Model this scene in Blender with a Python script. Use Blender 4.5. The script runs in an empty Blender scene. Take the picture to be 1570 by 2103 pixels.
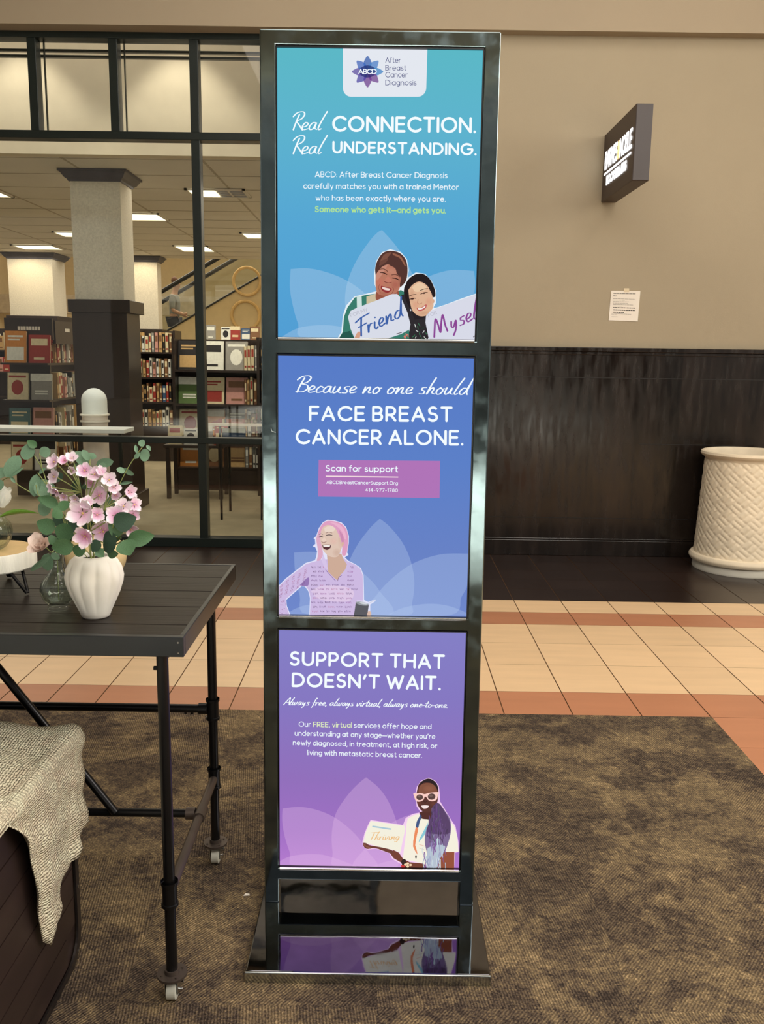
import bpy, bmesh, math, random
from math import sin, cos, pi, radians
from mathutils import Vector, Matrix, Euler
random.seed(7)
sc = bpy.context.scene
COL = sc.collection
# ------------------------------------------------------------------ camera
FPX, PITCH, YAW, ROLL, EYE = 1804.8, .1765, -.0026, .0143, 1.55
CX, CY = 785.0, 1051.5
_fwd = Vector((sin(YAW)*cos(PITCH), cos(YAW)*cos(PITCH), -sin(PITCH)))
_rt = Vector((cos(YAW), -sin(YAW), 0)); _up = _rt.cross(_fwd)
RT = cos(ROLL)*_rt + sin(ROLL)*_up; UP = -sin(ROLL)*_rt + cos(ROLL)*_up
cam = bpy.data.objects.new('camera', bpy.data.cameras.new('camera')); COL.objects.link(cam)
cam.matrix_world = Matrix((( RT.x, UP.x, -_fwd.x, 0), (RT.y, UP.y, -_fwd.y, 0), (RT.z, UP.z, -_fwd.z, EYE), (0,0,0,1)))
cam.data.sensor_fit = 'HORIZONTAL'; cam.data.sensor_width = 36; cam.data.lens = FPX*36/1570
cam.data.clip_start = .05; cam.data.clip_end = 200
sc.camera = cam
# ------------------------------------------------------------------ colour management, world
sc.view_settings.view_transform = 'Standard'; sc.view_settings.look = 'None'
sc.view_settings.gamma = 1; sc.view_settings.exposure = 0; sc.view_settings.use_curve_mapping = False
wd = bpy.data.worlds.new('world'); sc.world = wd; wd.use_nodes = True
wd.node_tree.nodes['Background'].inputs[0].default_value = (1, .93, .84, 1)
wd.node_tree.nodes['Background'].inputs[1].default_value = .36
# ------------------------------------------------------------------ large lights
def area(name, loc, size, power, color, rot=(0,0,0), sy=None):
    l = bpy.data.lights.new(name, 'AREA'); l.shape = 'RECTANGLE'; l.size = size; l.size_y = sy or size
    l.energy = power; l.color = color
    o = bpy.data.objects.new(name, l); o.location = loc; o.rotation_euler = rot; COL.objects.link(o); return o
def spot(name, loc, power, color, angle, rot=(0,0,0), blend=.5, r=.04):
    l = bpy.data.lights.new(name, 'SPOT'); l.energy = power; l.color = color; l.spot_size = radians(angle)
    l.spot_blend = blend; l.shadow_soft_size = r
    o = bpy.data.objects.new(name, l); o.location = loc; o.rotation_euler = rot; COL.objects.link(o); return o
WARM = (1, .85, .66); NEUT = (1, .93, .84); COOL = (.86, .95, 1)
area('concourse_and_fill_light', (.8, 3.6, 5.0), 5.0, 150, NEUT, sy=4.2)
area('concourse_and_fill_light', (1.5, -.3, 4.9), 5.0, 90, NEUT, sy=2.4)
for _x,_y,_p in ((-2.2,-5.6,13000),(2.2,-5.6,13000),(-1.5,-10.5,17000),(2.0,-10.5,17000)): spot('skylight_sun', (_x, _y, 6.9), _p, (.90,.98,1), 52, (0,0,0), blend=.5, r=.35)
area('front_fill', (2.6, -1.6, 5.05), 5.0, 200, (1,.97,.92), (radians(48),0,0), sy=1.3)  # added fill from behind the camera, brightens the scene from the front
area('concourse_and_fill_light', (6.2, 1.8, 3.9), 2.2, 235, (1,.92,.80), (0,radians(58),0), sy=4.0)  # added side fill from the right, brightens the trunk and table sides
area('store_light', (-3.6, 12.3, 3.12), 6.5, 250, (1,.89,.74), sy=7.0)
area('store_light', (-5, 21, 6.4), 8, 700, (1, .88, .72), sy=7)
# ------------------------------------------------------------------ geometry helpers
def ray(x, y): return RT*((x-CX)/FPX) + UP*((CY-y)/FPX) + _fwd
def atY(x, y, Y):
    d = ray(x, y); t = Y/d.y; return Vector((d.x*t, Y, EYE+d.z*t))
def atZ(x, y, Z):
    d = ray(x, y); t = (Z-EYE)/d.z; return Vector((d.x*t, d.y*t, Z))
def lin(c):
    return tuple(((v/255)/12.92 if v/255 <= .04045 else ((v/255+.055)/1.055)**2.4) for v in c[:3])
def wloc(o):
    v = Vector((0,0,0))
    while o is not None: v += o.location; o = o.parent
    return v
class MB:
    def __init__(s): s.v=[]; s.f=[]; s.m=[]
    def add(s, vs, fs, m=0):
        b=len(s.v); s.v += [Vector(q) for q in vs]
        for f in fs: s.f.append([b+i for i in f]); s.m.append(m)
    def box(s, x0,x1,y0,y1,z0,z1,m=0, M=None):
        vs=[Vector((x,y,z)) for z in (z0,z1) for y in (y0,y1) for x in (x0,x1)]
        if M is not None: vs=[M@q for q in vs]
        s.add(vs, [(0,2,3,1),(4,5,7,6),(0,1,5,4),(2,6,7,3),(0,4,6,2),(1,3,7,5)], m)
    def tube(s, pts, r, n=12, m=0, caps=True):
        pts=[Vector(p) for p in pts]; rs = r if isinstance(r,(list,tuple)) else [r]*len(pts)
        b=len(s.v); prev=None
        for i,p in enumerate(pts):
            t=(pts[min(i+1,len(pts)-1)]-pts[max(i-1,0)]).normalized()
            if prev is None: a=t.orthogonal().normalized()
            else: a=(prev-t*prev.dot(t)).normalized()
            prev=a; c=t.cross(a)
            for k in range(n):
                s.v.append(p+(a*cos(2*pi*k/n)+c*sin(2*pi*k/n))*rs[i])
        for i in range(len(pts)-1):
            for k in range(n):
                s.f.append([b+i*n+k, b+i*n+(k+1)%n, b+(i+1)*n+(k+1)%n, b+(i+1)*n+k]); s.m.append(m)
        if caps:
            s.f.append([b+k for k in range(n)][::-1]); s.m.append(m)
            e=b+(len(pts)-1)*n; s.f.append([e+k for k in range(n)]); s.m.append(m)
    def lathe(s, prof, c=(0,0,0), n=32, m=0, fn=None):
        c=Vector(c); b=len(s.v)
        for (r,z) in prof:
            for k in range(n):
                a=2*pi*k/n; rr = fn(r,z,a) if fn else r
                s.v.append(c+Vector((rr*cos(a), rr*sin(a), z)))
        for i in range(len(prof)-1):
            for k in range(n):
                s.f.append([b+i*n+k, b+i*n+(k+1)%n, b+(i+1)*n+(k+1)%n, b+(i+1)*n+k]); s.m.append(m)
    def disc(s, c, r, n=16, m=0, ax=(0,0,1)):
        ax=Vector(ax).normalized(); a=ax.orthogonal().normalized(); q=ax.cross(a)
        s.add([Vector(c)+(a*cos(2*pi*k/n)+q*sin(2*pi*k/n))*r for k in range(n)], [list(range(n))], m)
    def build(s, name, mats, parent=None, smooth=False, bevel=0, seg=2, local=False, angle=40, origin=None, fix=True):
        me=bpy.data.meshes.new(name)
        off = Vector((0,0,0)) if local else (wloc(parent) if parent else Vector((0,0,0)))
        if origin is not None and not local: off = Vector(origin)
        me.from_pydata([tuple(v-off) for v in s.v], [], s.f); me.update()
        mats = mats if isinstance(mats,(list,tuple)) else [mats]
        for m in mats: me.materials.append(m)
        for i,p in enumerate(me.polygons):
            p.material_index=s.m[i]; p.use_smooth=smooth
        if fix:
            bm=bmesh.new(); bm.from_mesh(me); bmesh.ops.recalc_face_normals(bm, faces=bm.faces); bm.to_mesh(me); bm.free()
        o=bpy.data.objects.new(name, me); COL.objects.link(o)
        if parent is not None: o.parent=parent
        if origin is not None and not local:
            o.location = off - (wloc(parent) if parent is not None else Vector((0,0,0)))
        if smooth: me.set_sharp_from_angle(angle=radians(angle))
        if bevel:
            b=o.modifiers.new('bevel','BEVEL'); b.width=bevel; b.segments=seg; b.limit_method='ANGLE'; b.angle_limit=radians(35)
        return o
def tag(o, label, cat, group=None, kind=None):
    if label: o['label']=label
    if cat: o['category']=cat
    if group: o['group']=group
    if kind: o['kind']=kind
    return o
def thing(name, label, cat, loc=(0,0,0), group=None, kind=None):
    o=bpy.data.objects.new(name, None); COL.objects.link(o); o.location=loc; o.empty_display_size=.05
    return tag(o, label, cat, group, kind)
def struct(o): o['kind']='structure'; return o
# ------------------------------------------------------------------ materials
def _p(m): return m.node_tree.nodes['Principled BSDF']
def mat(name, rgb, rough=.6, metal=0, var=.12, scale=8, bump=0, bscale=None, spec=.5, stretch=(1,1,1), coat=0, detail=6):
    m=bpy.data.materials.new(name); m.use_nodes=True; nt=m.node_tree; N=nt.nodes; K=nt.links; p=_p(m)
    c=lin(rgb); p.inputs['Roughness'].default_value=rough; p.inputs['Metallic'].default_value=metal
    p.inputs['Specular IOR Level'].default_value=spec; p.inputs['Coat Weight'].default_value=coat
    p.inputs['Coat Roughness'].default_value=.12
    tc=N.new('ShaderNodeTexCoord'); mp=N.new('ShaderNodeMapping'); mp.inputs['Scale'].default_value=stretch
    K.new(tc.outputs['Object'], mp.inputs['Vector'])
    no=N.new('ShaderNodeTexNoise'); no.inputs['Scale'].default_value=scale; no.inputs['Detail'].default_value=detail
    K.new(mp.outputs[0], no.inputs['Vector'])
    cr=N.new('ShaderNodeValToRGB'); cr.color_ramp.elements[0].position=.3; cr.color_ramp.elements[1].position=.7
    cr.color_ramp.elements[0].color=tuple(max(0,v*(1-var)) for v in c)+(1,); cr.color_ramp.elements[1].color=tuple(min(1,v*(1+var)) for v in c)+(1,)
    K.new(no.outputs['Fac'], cr.inputs[0]); K.new(cr.outputs[0], p.inputs['Base Color'])
    if bump:
        b=N.new('ShaderNodeBump'); b.inputs['Strength'].default_value=bump; b.inputs['Distance'].default_value=.01
        n2=N.new('ShaderNodeTexNoise'); n2.inputs['Scale'].default_value=bscale or scale*4; n2.inputs['Detail'].default_value=5
        K.new(mp.outputs[0], n2.inputs['Vector']); K.new(n2.outputs['Fac'], b.inputs['Height']); K.new(b.outputs[0], p.inputs['Normal'])
    return m
def emis(name, rgb, k=1.0, alpha=None):
    m=bpy.data.materials.new(name); m.use_nodes=True; nt=m.node_tree; nt.nodes.clear()
    o=nt.nodes.new('ShaderNodeOutputMaterial'); e=nt.nodes.new('ShaderNodeEmission')
    e.inputs[0].default_value=lin(rgb)+(1,); e.inputs[1].default_value=k
    if alpha is None: nt.links.new(e.outputs[0], o.inputs[0])
    else:
        t=nt.nodes.new('ShaderNodeBsdfTransparent'); x=nt.nodes.new('ShaderNodeMixShader'); x.inputs[0].default_value=alpha
        nt.links.new(t.outputs[0], x.inputs[1]); nt.links.new(e.outputs[0], x.inputs[2]); nt.links.new(x.outputs[0], o.inputs[0])
    return m
def glass(name, tint=(235,240,238), refl=.1, rough=.02, gain=.9):
    m=bpy.data.materials.new(name); m.use_nodes=True; nt=m.node_tree; nt.nodes.clear(); N=nt.nodes; K=nt.links
    o=N.new('ShaderNodeOutputMaterial'); t=N.new('ShaderNodeBsdfTransparent'); t.inputs[0].default_value=lin(tint)+(1,)
    g=N.new('ShaderNodeBsdfGlossy'); g.inputs['Roughness'].default_value=rough
    f=N.new('ShaderNodeLayerWeight'); f.inputs[0].default_value=.12
    ad=N.new('ShaderNodeMath'); ad.operation='MULTIPLY_ADD'; ad.inputs[1].default_value=gain; ad.inputs[2].default_value=refl; ad.use_clamp=True
    x=N.new('ShaderNodeMixShader'); K.new(f.outputs['Fresnel'], ad.inputs[0]); K.new(ad.outputs[0], x.inputs[0])
    K.new(t.outputs[0], x.inputs[1]); K.new(g.outputs[0], x.inputs[2]); K.new(x.outputs[0], o.inputs[0]); return m
def real_glass(name, tint=(240,246,240)):
    m=bpy.data.materials.new(name); m.use_nodes=True; p=_p(m); p.inputs['Base Color'].default_value=lin(tint)+(1,)
    p.inputs['Transmission Weight'].default_value=1; p.inputs['Roughness'].default_value=.02; p.inputs['IOR'].default_value=1.45; return m

def carpet_mat():
    m=bpy.data.materials.new('patterned_carpet'); m.use_nodes=True; nt=m.node_tree; N=nt.nodes; K=nt.links; p=_p(m)
    p.inputs['Roughness'].default_value=.95; p.inputs['Specular IOR Level'].default_value=.1
    tc=N.new('ShaderNodeTexCoord'); P=tc.outputs['Object']
    ck=N.new('ShaderNodeTexChecker'); ck.inputs['Scale'].default_value=1.6; K.new(P, ck.inputs[0])
    # ribbing that turns a quarter from one carpet tile to the next
    r1=N.new('ShaderNodeMapping'); r1.inputs['Rotation'].default_value=(0,0,radians(38)); K.new(P, r1.inputs[0])
    r2=N.new('ShaderNodeMapping'); r2.inputs['Rotation'].default_value=(0,0,radians(-8)); K.new(P, r2.inputs[0])
    mv=N.new('ShaderNodeMix'); mv.data_type='VECTOR'; K.new(ck.outputs['Fac'], mv.inputs['Factor'])
    K.new(r1.outputs[0], mv.inputs[4]); K.new(r2.outputs[0], mv.inputs[5])
    w=N.new('ShaderNodeTexWave'); w.inputs['Scale'].default_value=42; w.inputs['Distortion'].default_value=2.2; w.inputs['Detail'].default_value=2; w.inputs['Detail Scale'].default_value=3
    K.new(mv.outputs[1], w.inputs[0])
    def noise(s,d,dist=0,vec=None,rough=.6):
        n=N.new('ShaderNodeTexNoise'); n.inputs['Scale'].default_value=s; n.inputs['Detail'].default_value=d; n.inputs['Distortion'].default_value=dist
        n.inputs['Roughness'].default_value=rough; K.new(vec or P, n.inputs['Vector']); return n.outputs['Fac']
    st=N.new('ShaderNodeMapping'); st.inputs['Scale'].default_value=(1,1.5,1); K.new(mv.outputs[1], st.inputs[0])
    big=noise(3.0,12,.5,st.outputs[0],.80); med=noise(30,8,.6,st.outputs[0],.75); fine=noise(190,2)
    cr=N.new('ShaderNodeValToRGB'); e=cr.color_ramp.elements
    e[0].position=.37; e[0].color=lin((56,48,43))+(1,); e[1].position=.66; e[1].color=lin((176,152,116))+(1,)
    q=e.new(.44); q.color=lin((84,72,62))+(1,); q=e.new(.50); q.color=lin((108,93,74))+(1,); q=e.new(.57); q.color=lin((130,112,84))+(1,)
    def mth(op,a,b,c=None):
        n=N.new('ShaderNodeMath'); n.operation=op
        for i,v in enumerate((a,b,c)):
            if v is None: continue
            if isinstance(v,(int,float)): n.inputs[i].default_value=v
            else: K.new(v, n.inputs[i])
        return n.outputs[0]
    b2=noise(2.7,14,.35,None,.78)
    mr=N.new('ShaderNodeMapRange'); mr.interpolation_type='SMOOTHSTEP'; mr.inputs[1].default_value=.465; mr.inputs[2].default_value=.535; K.new(b2, mr.inputs[0])
    s=mth('MULTIPLY_ADD', med, .42, mth('MULTIPLY', big, .42)); s=mth('MULTIPLY_ADD', fine, .42, s); s=mth('MULTIPLY_ADD', mr.outputs[0], .085, s); s=mth('SUBTRACT', s, .185)
    K.new(s, cr.inputs[0])
    mx=N.new('ShaderNodeMix'); mx.data_type='RGBA'; mx.blend_type='MULTIPLY'; mx.inputs['Factor'].default_value=.34
    wr=N.new('ShaderNodeValToRGB'); wr.color_ramp.elements[0].position=.15; wr.color_ramp.elements[0].color=(.38,.38,.38,1); wr.color_ramp.elements[1].position=.6; wr.color_ramp.elements[1].color=(1.15,1.15,1.15,1)
    K.new(w.outputs['Fac'], wr.inputs[0]); K.new(cr.outputs[0], mx.inputs[6]); K.new(wr.outputs[0], mx.inputs[7])
    K.new(mx.outputs[2], p.inputs['Base Color'])
    b=N.new('ShaderNodeBump'); b.inputs['Strength'].default_value=.6; b.inputs['Distance'].default_value=.004
    K.new(mth('ADD', w.outputs['Fac'], fine), b.inputs['Height']); K.new(b.outputs[0], p.inputs['Normal'])
    return m
def tile_mat(name, rgb, rough=.35, var=.10, streak=True, spec=.35):
    m=mat(name, rgb, rough, var=.05, scale=2.5, stretch=(1,6,1) if streak else (1,1,1), spec=spec)
    nt=m.node_tree; N=nt.nodes; K=nt.links; p=_p(m)
    at=N.new('ShaderNodeAttribute'); at.attribute_name='shade'
    src=[l for l in nt.links if l.to_socket==p.inputs['Base Color']][0].from_socket
    mx=N.new('ShaderNodeMix'); mx.data_type='RGBA'; mx.blend_type='MULTIPLY'; mx.inputs['Factor'].default_value=1
    K.new(src, mx.inputs[6]); K.new(at.outputs['Color'], mx.inputs[7]); K.new(mx.outputs[2], p.inputs['Base Color']); return m
def panel_wood():
    m=bpy.data.materials.new('dark_wood_veneer'); m.use_nodes=True; nt=m.node_tree; N=nt.nodes; K=nt.links; p=_p(m)
    p.inputs['Roughness'].default_value=.2; p.inputs['Specular IOR Level'].default_value=.5
    tc=N.new('ShaderNodeTexCoord'); P=tc.outputs['Object']
    mp=N.new('ShaderNodeMapping'); mp.inputs['Scale'].default_value=(4.5,4.5,.8); K.new(P, mp.inputs[0])
    n=N.new('ShaderNodeTexNoise'); n.inputs['Scale'].default_value=1.6; n.inputs['Detail'].default_value=8; n.inputs['Distortion'].default_value=.6; K.new(mp.outputs[0], n.inputs['Vector'])
    # upright veneer leaves of slightly different tone
    sx=N.new('ShaderNodeSeparateXYZ'); K.new(P, sx.inputs[0])
    d=N.new('ShaderNodeMath'); d.operation='MULTIPLY'; d.inputs[1].default_value=5.7; K.new(sx.outputs[0], d.inputs[0])
    fl=N.new('ShaderNodeMath'); fl.operation='FLOOR'; K.new(d.outputs[0], fl.inputs[0])
    wn=N.new('ShaderNodeTexWhiteNoise'); wn.noise_dimensions='1D'; K.new(fl.outputs[0], wn.inputs['W'])
    a=N.new('ShaderNodeMath'); a.operation='MULTIPLY_ADD'; a.inputs[1].default_value=.35; K.new(wn.outputs[0], a.inputs[0]); K.new(n.outputs['Fac'], a.inputs[2])
    cr=N.new('ShaderNodeValToRGB'); e=cr.color_ramp.elements; e[0].position=.45; e[0].color=lin((14,10,8))+(1,); e[1].position=.95; e[1].color=lin((38,30,26))+(1,)
    K.new(a.outputs[0], cr.inputs[0]); K.new(cr.outputs[0], p.inputs['Base Color'])
    n2=N.new('ShaderNodeTexNoise'); n2.inputs['Scale'].default_value=6; n2.inputs['Detail'].default_value=5; K.new(mp.outputs[0], n2.inputs['Vector'])
    rr=N.new('ShaderNodeMapRange'); rr.inputs[1].default_value=.35; rr.inputs[2].default_value=.65; rr.inputs[3].default_value=.12; rr.inputs[4].default_value=.30; K.new(n2.outputs['Fac'], rr.inputs[0]); K.new(rr.outputs[0], p.inputs['Roughness'])
    return m
def chrome_mat(name, rgb, rough=.09, scratch=.1):
    m=mat(name, rgb, rough, metal=1, var=.12, scale=14); nt=m.node_tree; N=nt.nodes; K=nt.links; p=_p(m)
    n=N.new('ShaderNodeTexNoise'); n.inputs['Scale'].default_value=26; n.inputs['Detail'].default_value=8
    tc=N.new('ShaderNodeTexCoord'); K.new(tc.outputs['Object'], n.inputs['Vector'])
    r=N.new('ShaderNodeMapRange'); r.inputs[1].default_value=.45; r.inputs[2].default_value=.75; r.inputs[3].default_value=rough; r.inputs[4].default_value=rough+scratch
    K.new(n.outputs['Fac'], r.inputs[0]); K.new(r.outputs[0], p.inputs['Roughness'])
    n2=N.new('ShaderNodeTexNoise'); n2.inputs['Scale'].default_value=5; K.new(tc.outputs['Object'], n2.inputs['Vector'])
    b=N.new('ShaderNodeBump'); b.inputs['Strength'].default_value=.25; b.inputs['Distance'].default_value=.004; K.new(n2.outputs['Fac'], b.inputs['Height']); K.new(b.outputs[0], p.inputs['Normal'])
    return m
def weave_mat(name, rgb, sx, sy):
    m=mat(name, rgb, .9, var=.16, scale=30, spec=.1); nt=m.node_tree; N=nt.nodes; K=nt.links; p=_p(m)
    tc=N.new('ShaderNodeTexCoord')
    hs=[]
    for ax,s in (('X',sx),('Y',sy)):
        w=N.new('ShaderNodeTexWave'); w.bands_direction=ax; w.inputs['Scale'].default_value=s; w.inputs['Distortion'].default_value=5; w.inputs['Detail'].default_value=3; w.inputs['Detail Scale'].default_value=2
        K.new(tc.outputs['UV'], w.inputs[0]); hs.append(w.outputs['Fac'])
    a=N.new('ShaderNodeMath'); a.operation='ADD'; K.new(hs[0],a.inputs[0]); K.new(hs[1],a.inputs[1])
    b=N.new('ShaderNodeBump'); b.inputs['Strength'].default_value=.9; b.inputs['Distance'].default_value=.006; K.new(a.outputs[0], b.inputs['Height']); K.new(b.outputs[0], p.inputs['Normal'])
    return m
def blossom_mat():
    m=bpy.data.materials.new('pink_petal'); m.use_nodes=True; nt=m.node_tree; N=nt.nodes; K=nt.links; p=_p(m)
    p.inputs['Roughness'].default_value=.6
    at=N.new('ShaderNodeTexCoord'); ln=N.new('ShaderNodeVectorMath'); ln.operation='LENGTH'; K.new(at.outputs['Object'], ln.inputs[0])
    oi=N.new('ShaderNodeObjectInfo')
    cr=N.new('ShaderNodeValToRGB'); e=cr.color_ramp.elements
    e[0].position=.12; e[0].color=lin((204,140,172))+(1,); e[1].position=.92; e[1].color=lin((252,240,246))+(1,)
    q=e.new(.36); q.color=lin((226,176,206))+(1,); q=e.new(.68); q.color=lin((238,208,228))+(1,)
    K.new(ln.outputs['Value'], cr.inputs[0])
    hs=N.new('ShaderNodeHueSaturation'); K.new(cr.outputs[0], hs.inputs['Color'])
    mr=N.new('ShaderNodeMapRange'); mr.inputs[3].default_value=.55; mr.inputs[4].default_value=1.25; K.new(oi.outputs['Random'], mr.inputs[0]); K.new(mr.outputs[0], hs.inputs['Saturation'])
    K.new(hs.outputs[0], p.inputs['Base Color'])
    return m
M={}
M['wall']=mat('painted_wall',(158,145,121),.75,var=.03,scale=1.5,bump=.05,bscale=120)
M['bulk']=mat('painted_bulkhead',(158,143,120),.75,var=.02,scale=1.5)
M['veneer']=panel_wood()
M['groove']=mat('dark_groove',(16,12,10),.6)
M['carpet']=carpet_mat()
M['cream']=tile_mat('cream_tile',(220,188,148),.36)
M['brown']=tile_mat('terracotta_tile',(178,122,90),.38)
M['dark']=tile_mat('dark_tile',(42,31,27),.30,spec=.35)
M['grout']=mat('grout',(112,80,50),.8)
M['litfloor']=tile_mat('pale_tile',(226,216,200),.4)
M['frame']=mat('dark_green_aluminium',(26,34,31),.35,metal=.2,var=.05)
M['glass']=glass('storefront_glass',(238,242,238),refl=.05)
M['store_wall']=mat('store_cream_wall',(226,214,192),.8,var=.03)
M['yellow_wall']=mat('store_yellow_wall',(222,202,160),.8,var=.04)
M['store_floor']=mat('store_carpet',(152,140,114),.95,var=.1,scale=5,bump=.2,bscale=200)
M['ceiling']=mat('ceiling_tile',(228,222,212),.85,var=.03,scale=3)
M['plaster']=mat('textured_column',(222,214,198),.85,var=.10,scale=60,bump=.4,bscale=90)
M['crown']=mat('grey_crown',(92,92,104),.5)
M['dkwood']=mat('dark_store_wood',(48,38,34),.35,var=.15,scale=3,stretch=(5,5,.6))
M['chrome']=chrome_mat('black_chrome',(118,134,138),.09,.12)
M['blackgloss']=mat('black_gloss',(14,14,17),.06,var=.1,spec=.6,coat=.6)
M['bezel']=mat('black_bezel',(8,8,12),.3)
M['plank']=mat('table_planks',(33,27,23),.42,spec=.2,var=.22,scale=4,stretch=(.8,9,1),bump=.1,bscale=10)
M['tmetal']=mat('table_edge_metal',(62,64,66),.34,metal=.75,var=.08)
M['pipe']=mat('black_iron_pipe',(48,48,50),.28,metal=.85,var=.1)
M['pipe_dull']=mat('grey_iron_pipe',(92,82,76),.45,metal=.7,var=.15)
M['steel']=mat('caster_steel',(200,200,198),.2,metal=1)
M['rubber']=mat('white_caster_wheel',(205,205,192),.5)
M['blk']=mat('black_plastic',(16,16,16),.4)
M['ceramic']=mat('white_ceramic',(247,243,232),.55,var=.03,scale=5)
M['creamcer']=mat('cream_ceramic',(226,200,150),.5,var=.05)
M['soil']=mat('dark_soil',(30,22,16),.9)
M['clear']=glass('clear_glass',(242,247,243),refl=.05,rough=.06,gain=.5)
M['petal']=blossom_mat()
M['stamen']=mat('stamen',(226,196,120),.7)
M['leaf']=mat('green_leaf',(74,112,74),.5,var=.22,scale=25)
M['leafdk']=mat('dark_leaf',(44,72,54),.5,var=.2,scale=25)
M['euc']=mat('eucalyptus_leaf',(112,146,118),.55,var=.18,scale=25)
M['blade']=mat('bright_leaf',(112,152,52),.45,var=.15,scale=20)
M['stem']=mat('green_stem',(140,150,88),.6)
M['peach']=mat('peach_petal',(244,222,210),.6,var=.06,scale=20)
M['whitep']=mat('white_petal',(236,236,226),.55,var=.04,scale=20)
M['whitewood']=mat('whitewashed_wood',(226,224,212),.7,var=.08,scale=20,stretch=(3,3,.6),bump=.2)
M['rawwood']=mat('raw_wood_top',(206,176,124),.7,var=.1,scale=20)
M['hairpin']=mat('black_metal_leg',(18,17,18),.35,metal=.5)
M['trunk']=mat('dark_trunk_wood',(46,34,31),.4,var=.25,scale=3,stretch=(6,.7,6))
M['trunkedge']=mat('trunk_metal_edge',(70,64,62),.4,metal=.8,var=.15)
M['runner']=weave_mat('woven_runner',(253,236,206),46,30)
M['pot']=mat('stone_planter',(230,216,190),.75,var=.08,scale=9)
M['potbase']=mat('stone_saucer',(222,218,204),.7,var=.05)
M['reflwhite']=mat('reflection_white',(240,244,242),.5,var=.02)  # white that carries the brightness of reflections in the shop glass
M['signbox']=mat('bronze_sign_box',(70,56,48),.5,var=.04)
M['signend']=mat('charcoal_sign_end',(66,60,60),.5,var=.04)
M['paper']=mat('white_paper',(228,220,208),.8,var=.02)
M['ink']=mat('black_ink',(30,26,24),.8)
M['inkl']=mat('grey_ink',(130,126,120),.8)
# ------------------------------------------------------------------ floor
def floor_build():
    XS=[-.3697+.3041*k for k in range(-3,32)]; x=XS[0]
    while x>-9: x-=.218; XS.insert(0,x)
    g=MB(); g.box(-9.2,9.2,-16,7.0,-.12,-.004,0)
    mats=[M['grout'],M['cream'],M['brown'],M['dark'],M['litfloor']]
    shade=[1.0]*6
    def rect(x0,x1,y0,y1,m,amp):
        e=.0026; f=.0011; g.add([(x0+e,y0+f,0),(x1-e,y0+f,0),(x1-e,y1-f,0),(x0+e,y1-f,0)],[(0,1,2,3)],m); shade.append(1+random.uniform(-amp,amp))
    rows=[(3.66,3.93,2),(3.93,4.30,1),(4.30,4.645,1),(4.645,4.99,1),(4.99,5.24,2),(5.24,5.51,1),(5.51,5.79,3),(5.79,6.06,3),(6.06,6.33,3),(6.33,6.60,3),(6.60,6.99,3)]
    for (a,b,m) in rows:
        for i in range(len(XS)-1):
            rect(XS[i],XS[i+1],a,b,m,.16 if m==3 else .05)
    yy=3.66
    while yy>-2.6:
        for i in range(len(XS)-1):
            if XS[i]>=1.45: rect(XS[i],XS[i+1],yy-.305,yy,2 if XS[i]<2.0 else 1,.06)
            elif XS[i+1]<-7.0: rect(XS[i],XS[i+1],yy-.305,yy,1,.06)
        yy-=.305
    y=yy
    while y>-15.5:
        for i in range(-9,9): rect(i,i+1,y-1,y,4,.05)
        y-=1
    o=g.build('floor',mats,fix=False)
    at=o.data.color_attributes.new('shade','FLOAT_COLOR','CORNER')
    for p in o.data.polygons:
        s=shade[p.index]
        for li in p.loop_indices: at.data[li].color=(s,s,s,1)
    struct(o)
    c=MB(); c.box(-7.0,1.455,-2.6,3.655,-.003,.004); struct(c.build('floor_carpet',M['carpet']))
floor_build()
# ------------------------------------------------------------------ mall wall, wainscot, storefront
GY=7.0; WY=6.9
w=MB(); w.box(0.0,9.2,WY,WY+.3,1.63,5.3); struct(w.build('wall_back',M['wall']))
zb=atY(1300,65,6.80).z
w=MB(); w.box(-9.2,9.2,6.80,7.0,zb,5.3); struct(w.build('trim_1',M['bulk']))
w=MB(); w.box(0.0,9.2,6.86,WY+.3,0,1.6,0)
for (z0,z1,y) in ((1.40,1.405,6.858),(.30,.305,6.858),): w.box(.0,9.2,y,6.87,z0,z1,1)
w.box(0,1.98,6.858,6.87,.895,.897,0); w.box(1.98,2.7,6.857,6.87,.893,.897,1)
struct(w.build('wall_wainscot',[M['veneer'],M['groove']]))
w=MB(); w.box(0.0,9.2,6.84,WY+.31,1.6,1.632); w.box(0,9.2,6.852,6.9,1.575,1.6)
struct(w.build('trim_2',M['veneer'],bevel=.004))
w=MB(); w.box(0.0,9.2,6.835,6.9,0,.125); w.box(0,9.2,6.845,6.9,.125,.14)
struct(w.build('baseboard_back',M['veneer'],bevel=.004))
# rest of the concourse, behind the photographer
w=MB(); w.box(-9.2,9.2,-16.2,-16,0,7); struct(w.build('wall_rear',mat('rear_wall',(124,124,126),.8)))
w=MB(); w.box(-9.2,-3,-15.99,-15.9,0,3.2); w.box(2,9.2,-15.99,-15.9,0,3.2); struct(w.build('trim_3',M['dkwood']))
w=MB(); w.box(-9.2,9.2,-2.6,7.0,5.28,5.45); struct(w.build('ceiling',M['bulk']))
w=MB(); w.box(-9.2,9.2,-3.0,-2.6,4.0,7.2); struct(w.build('trim_4',M['bulk']))
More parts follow.
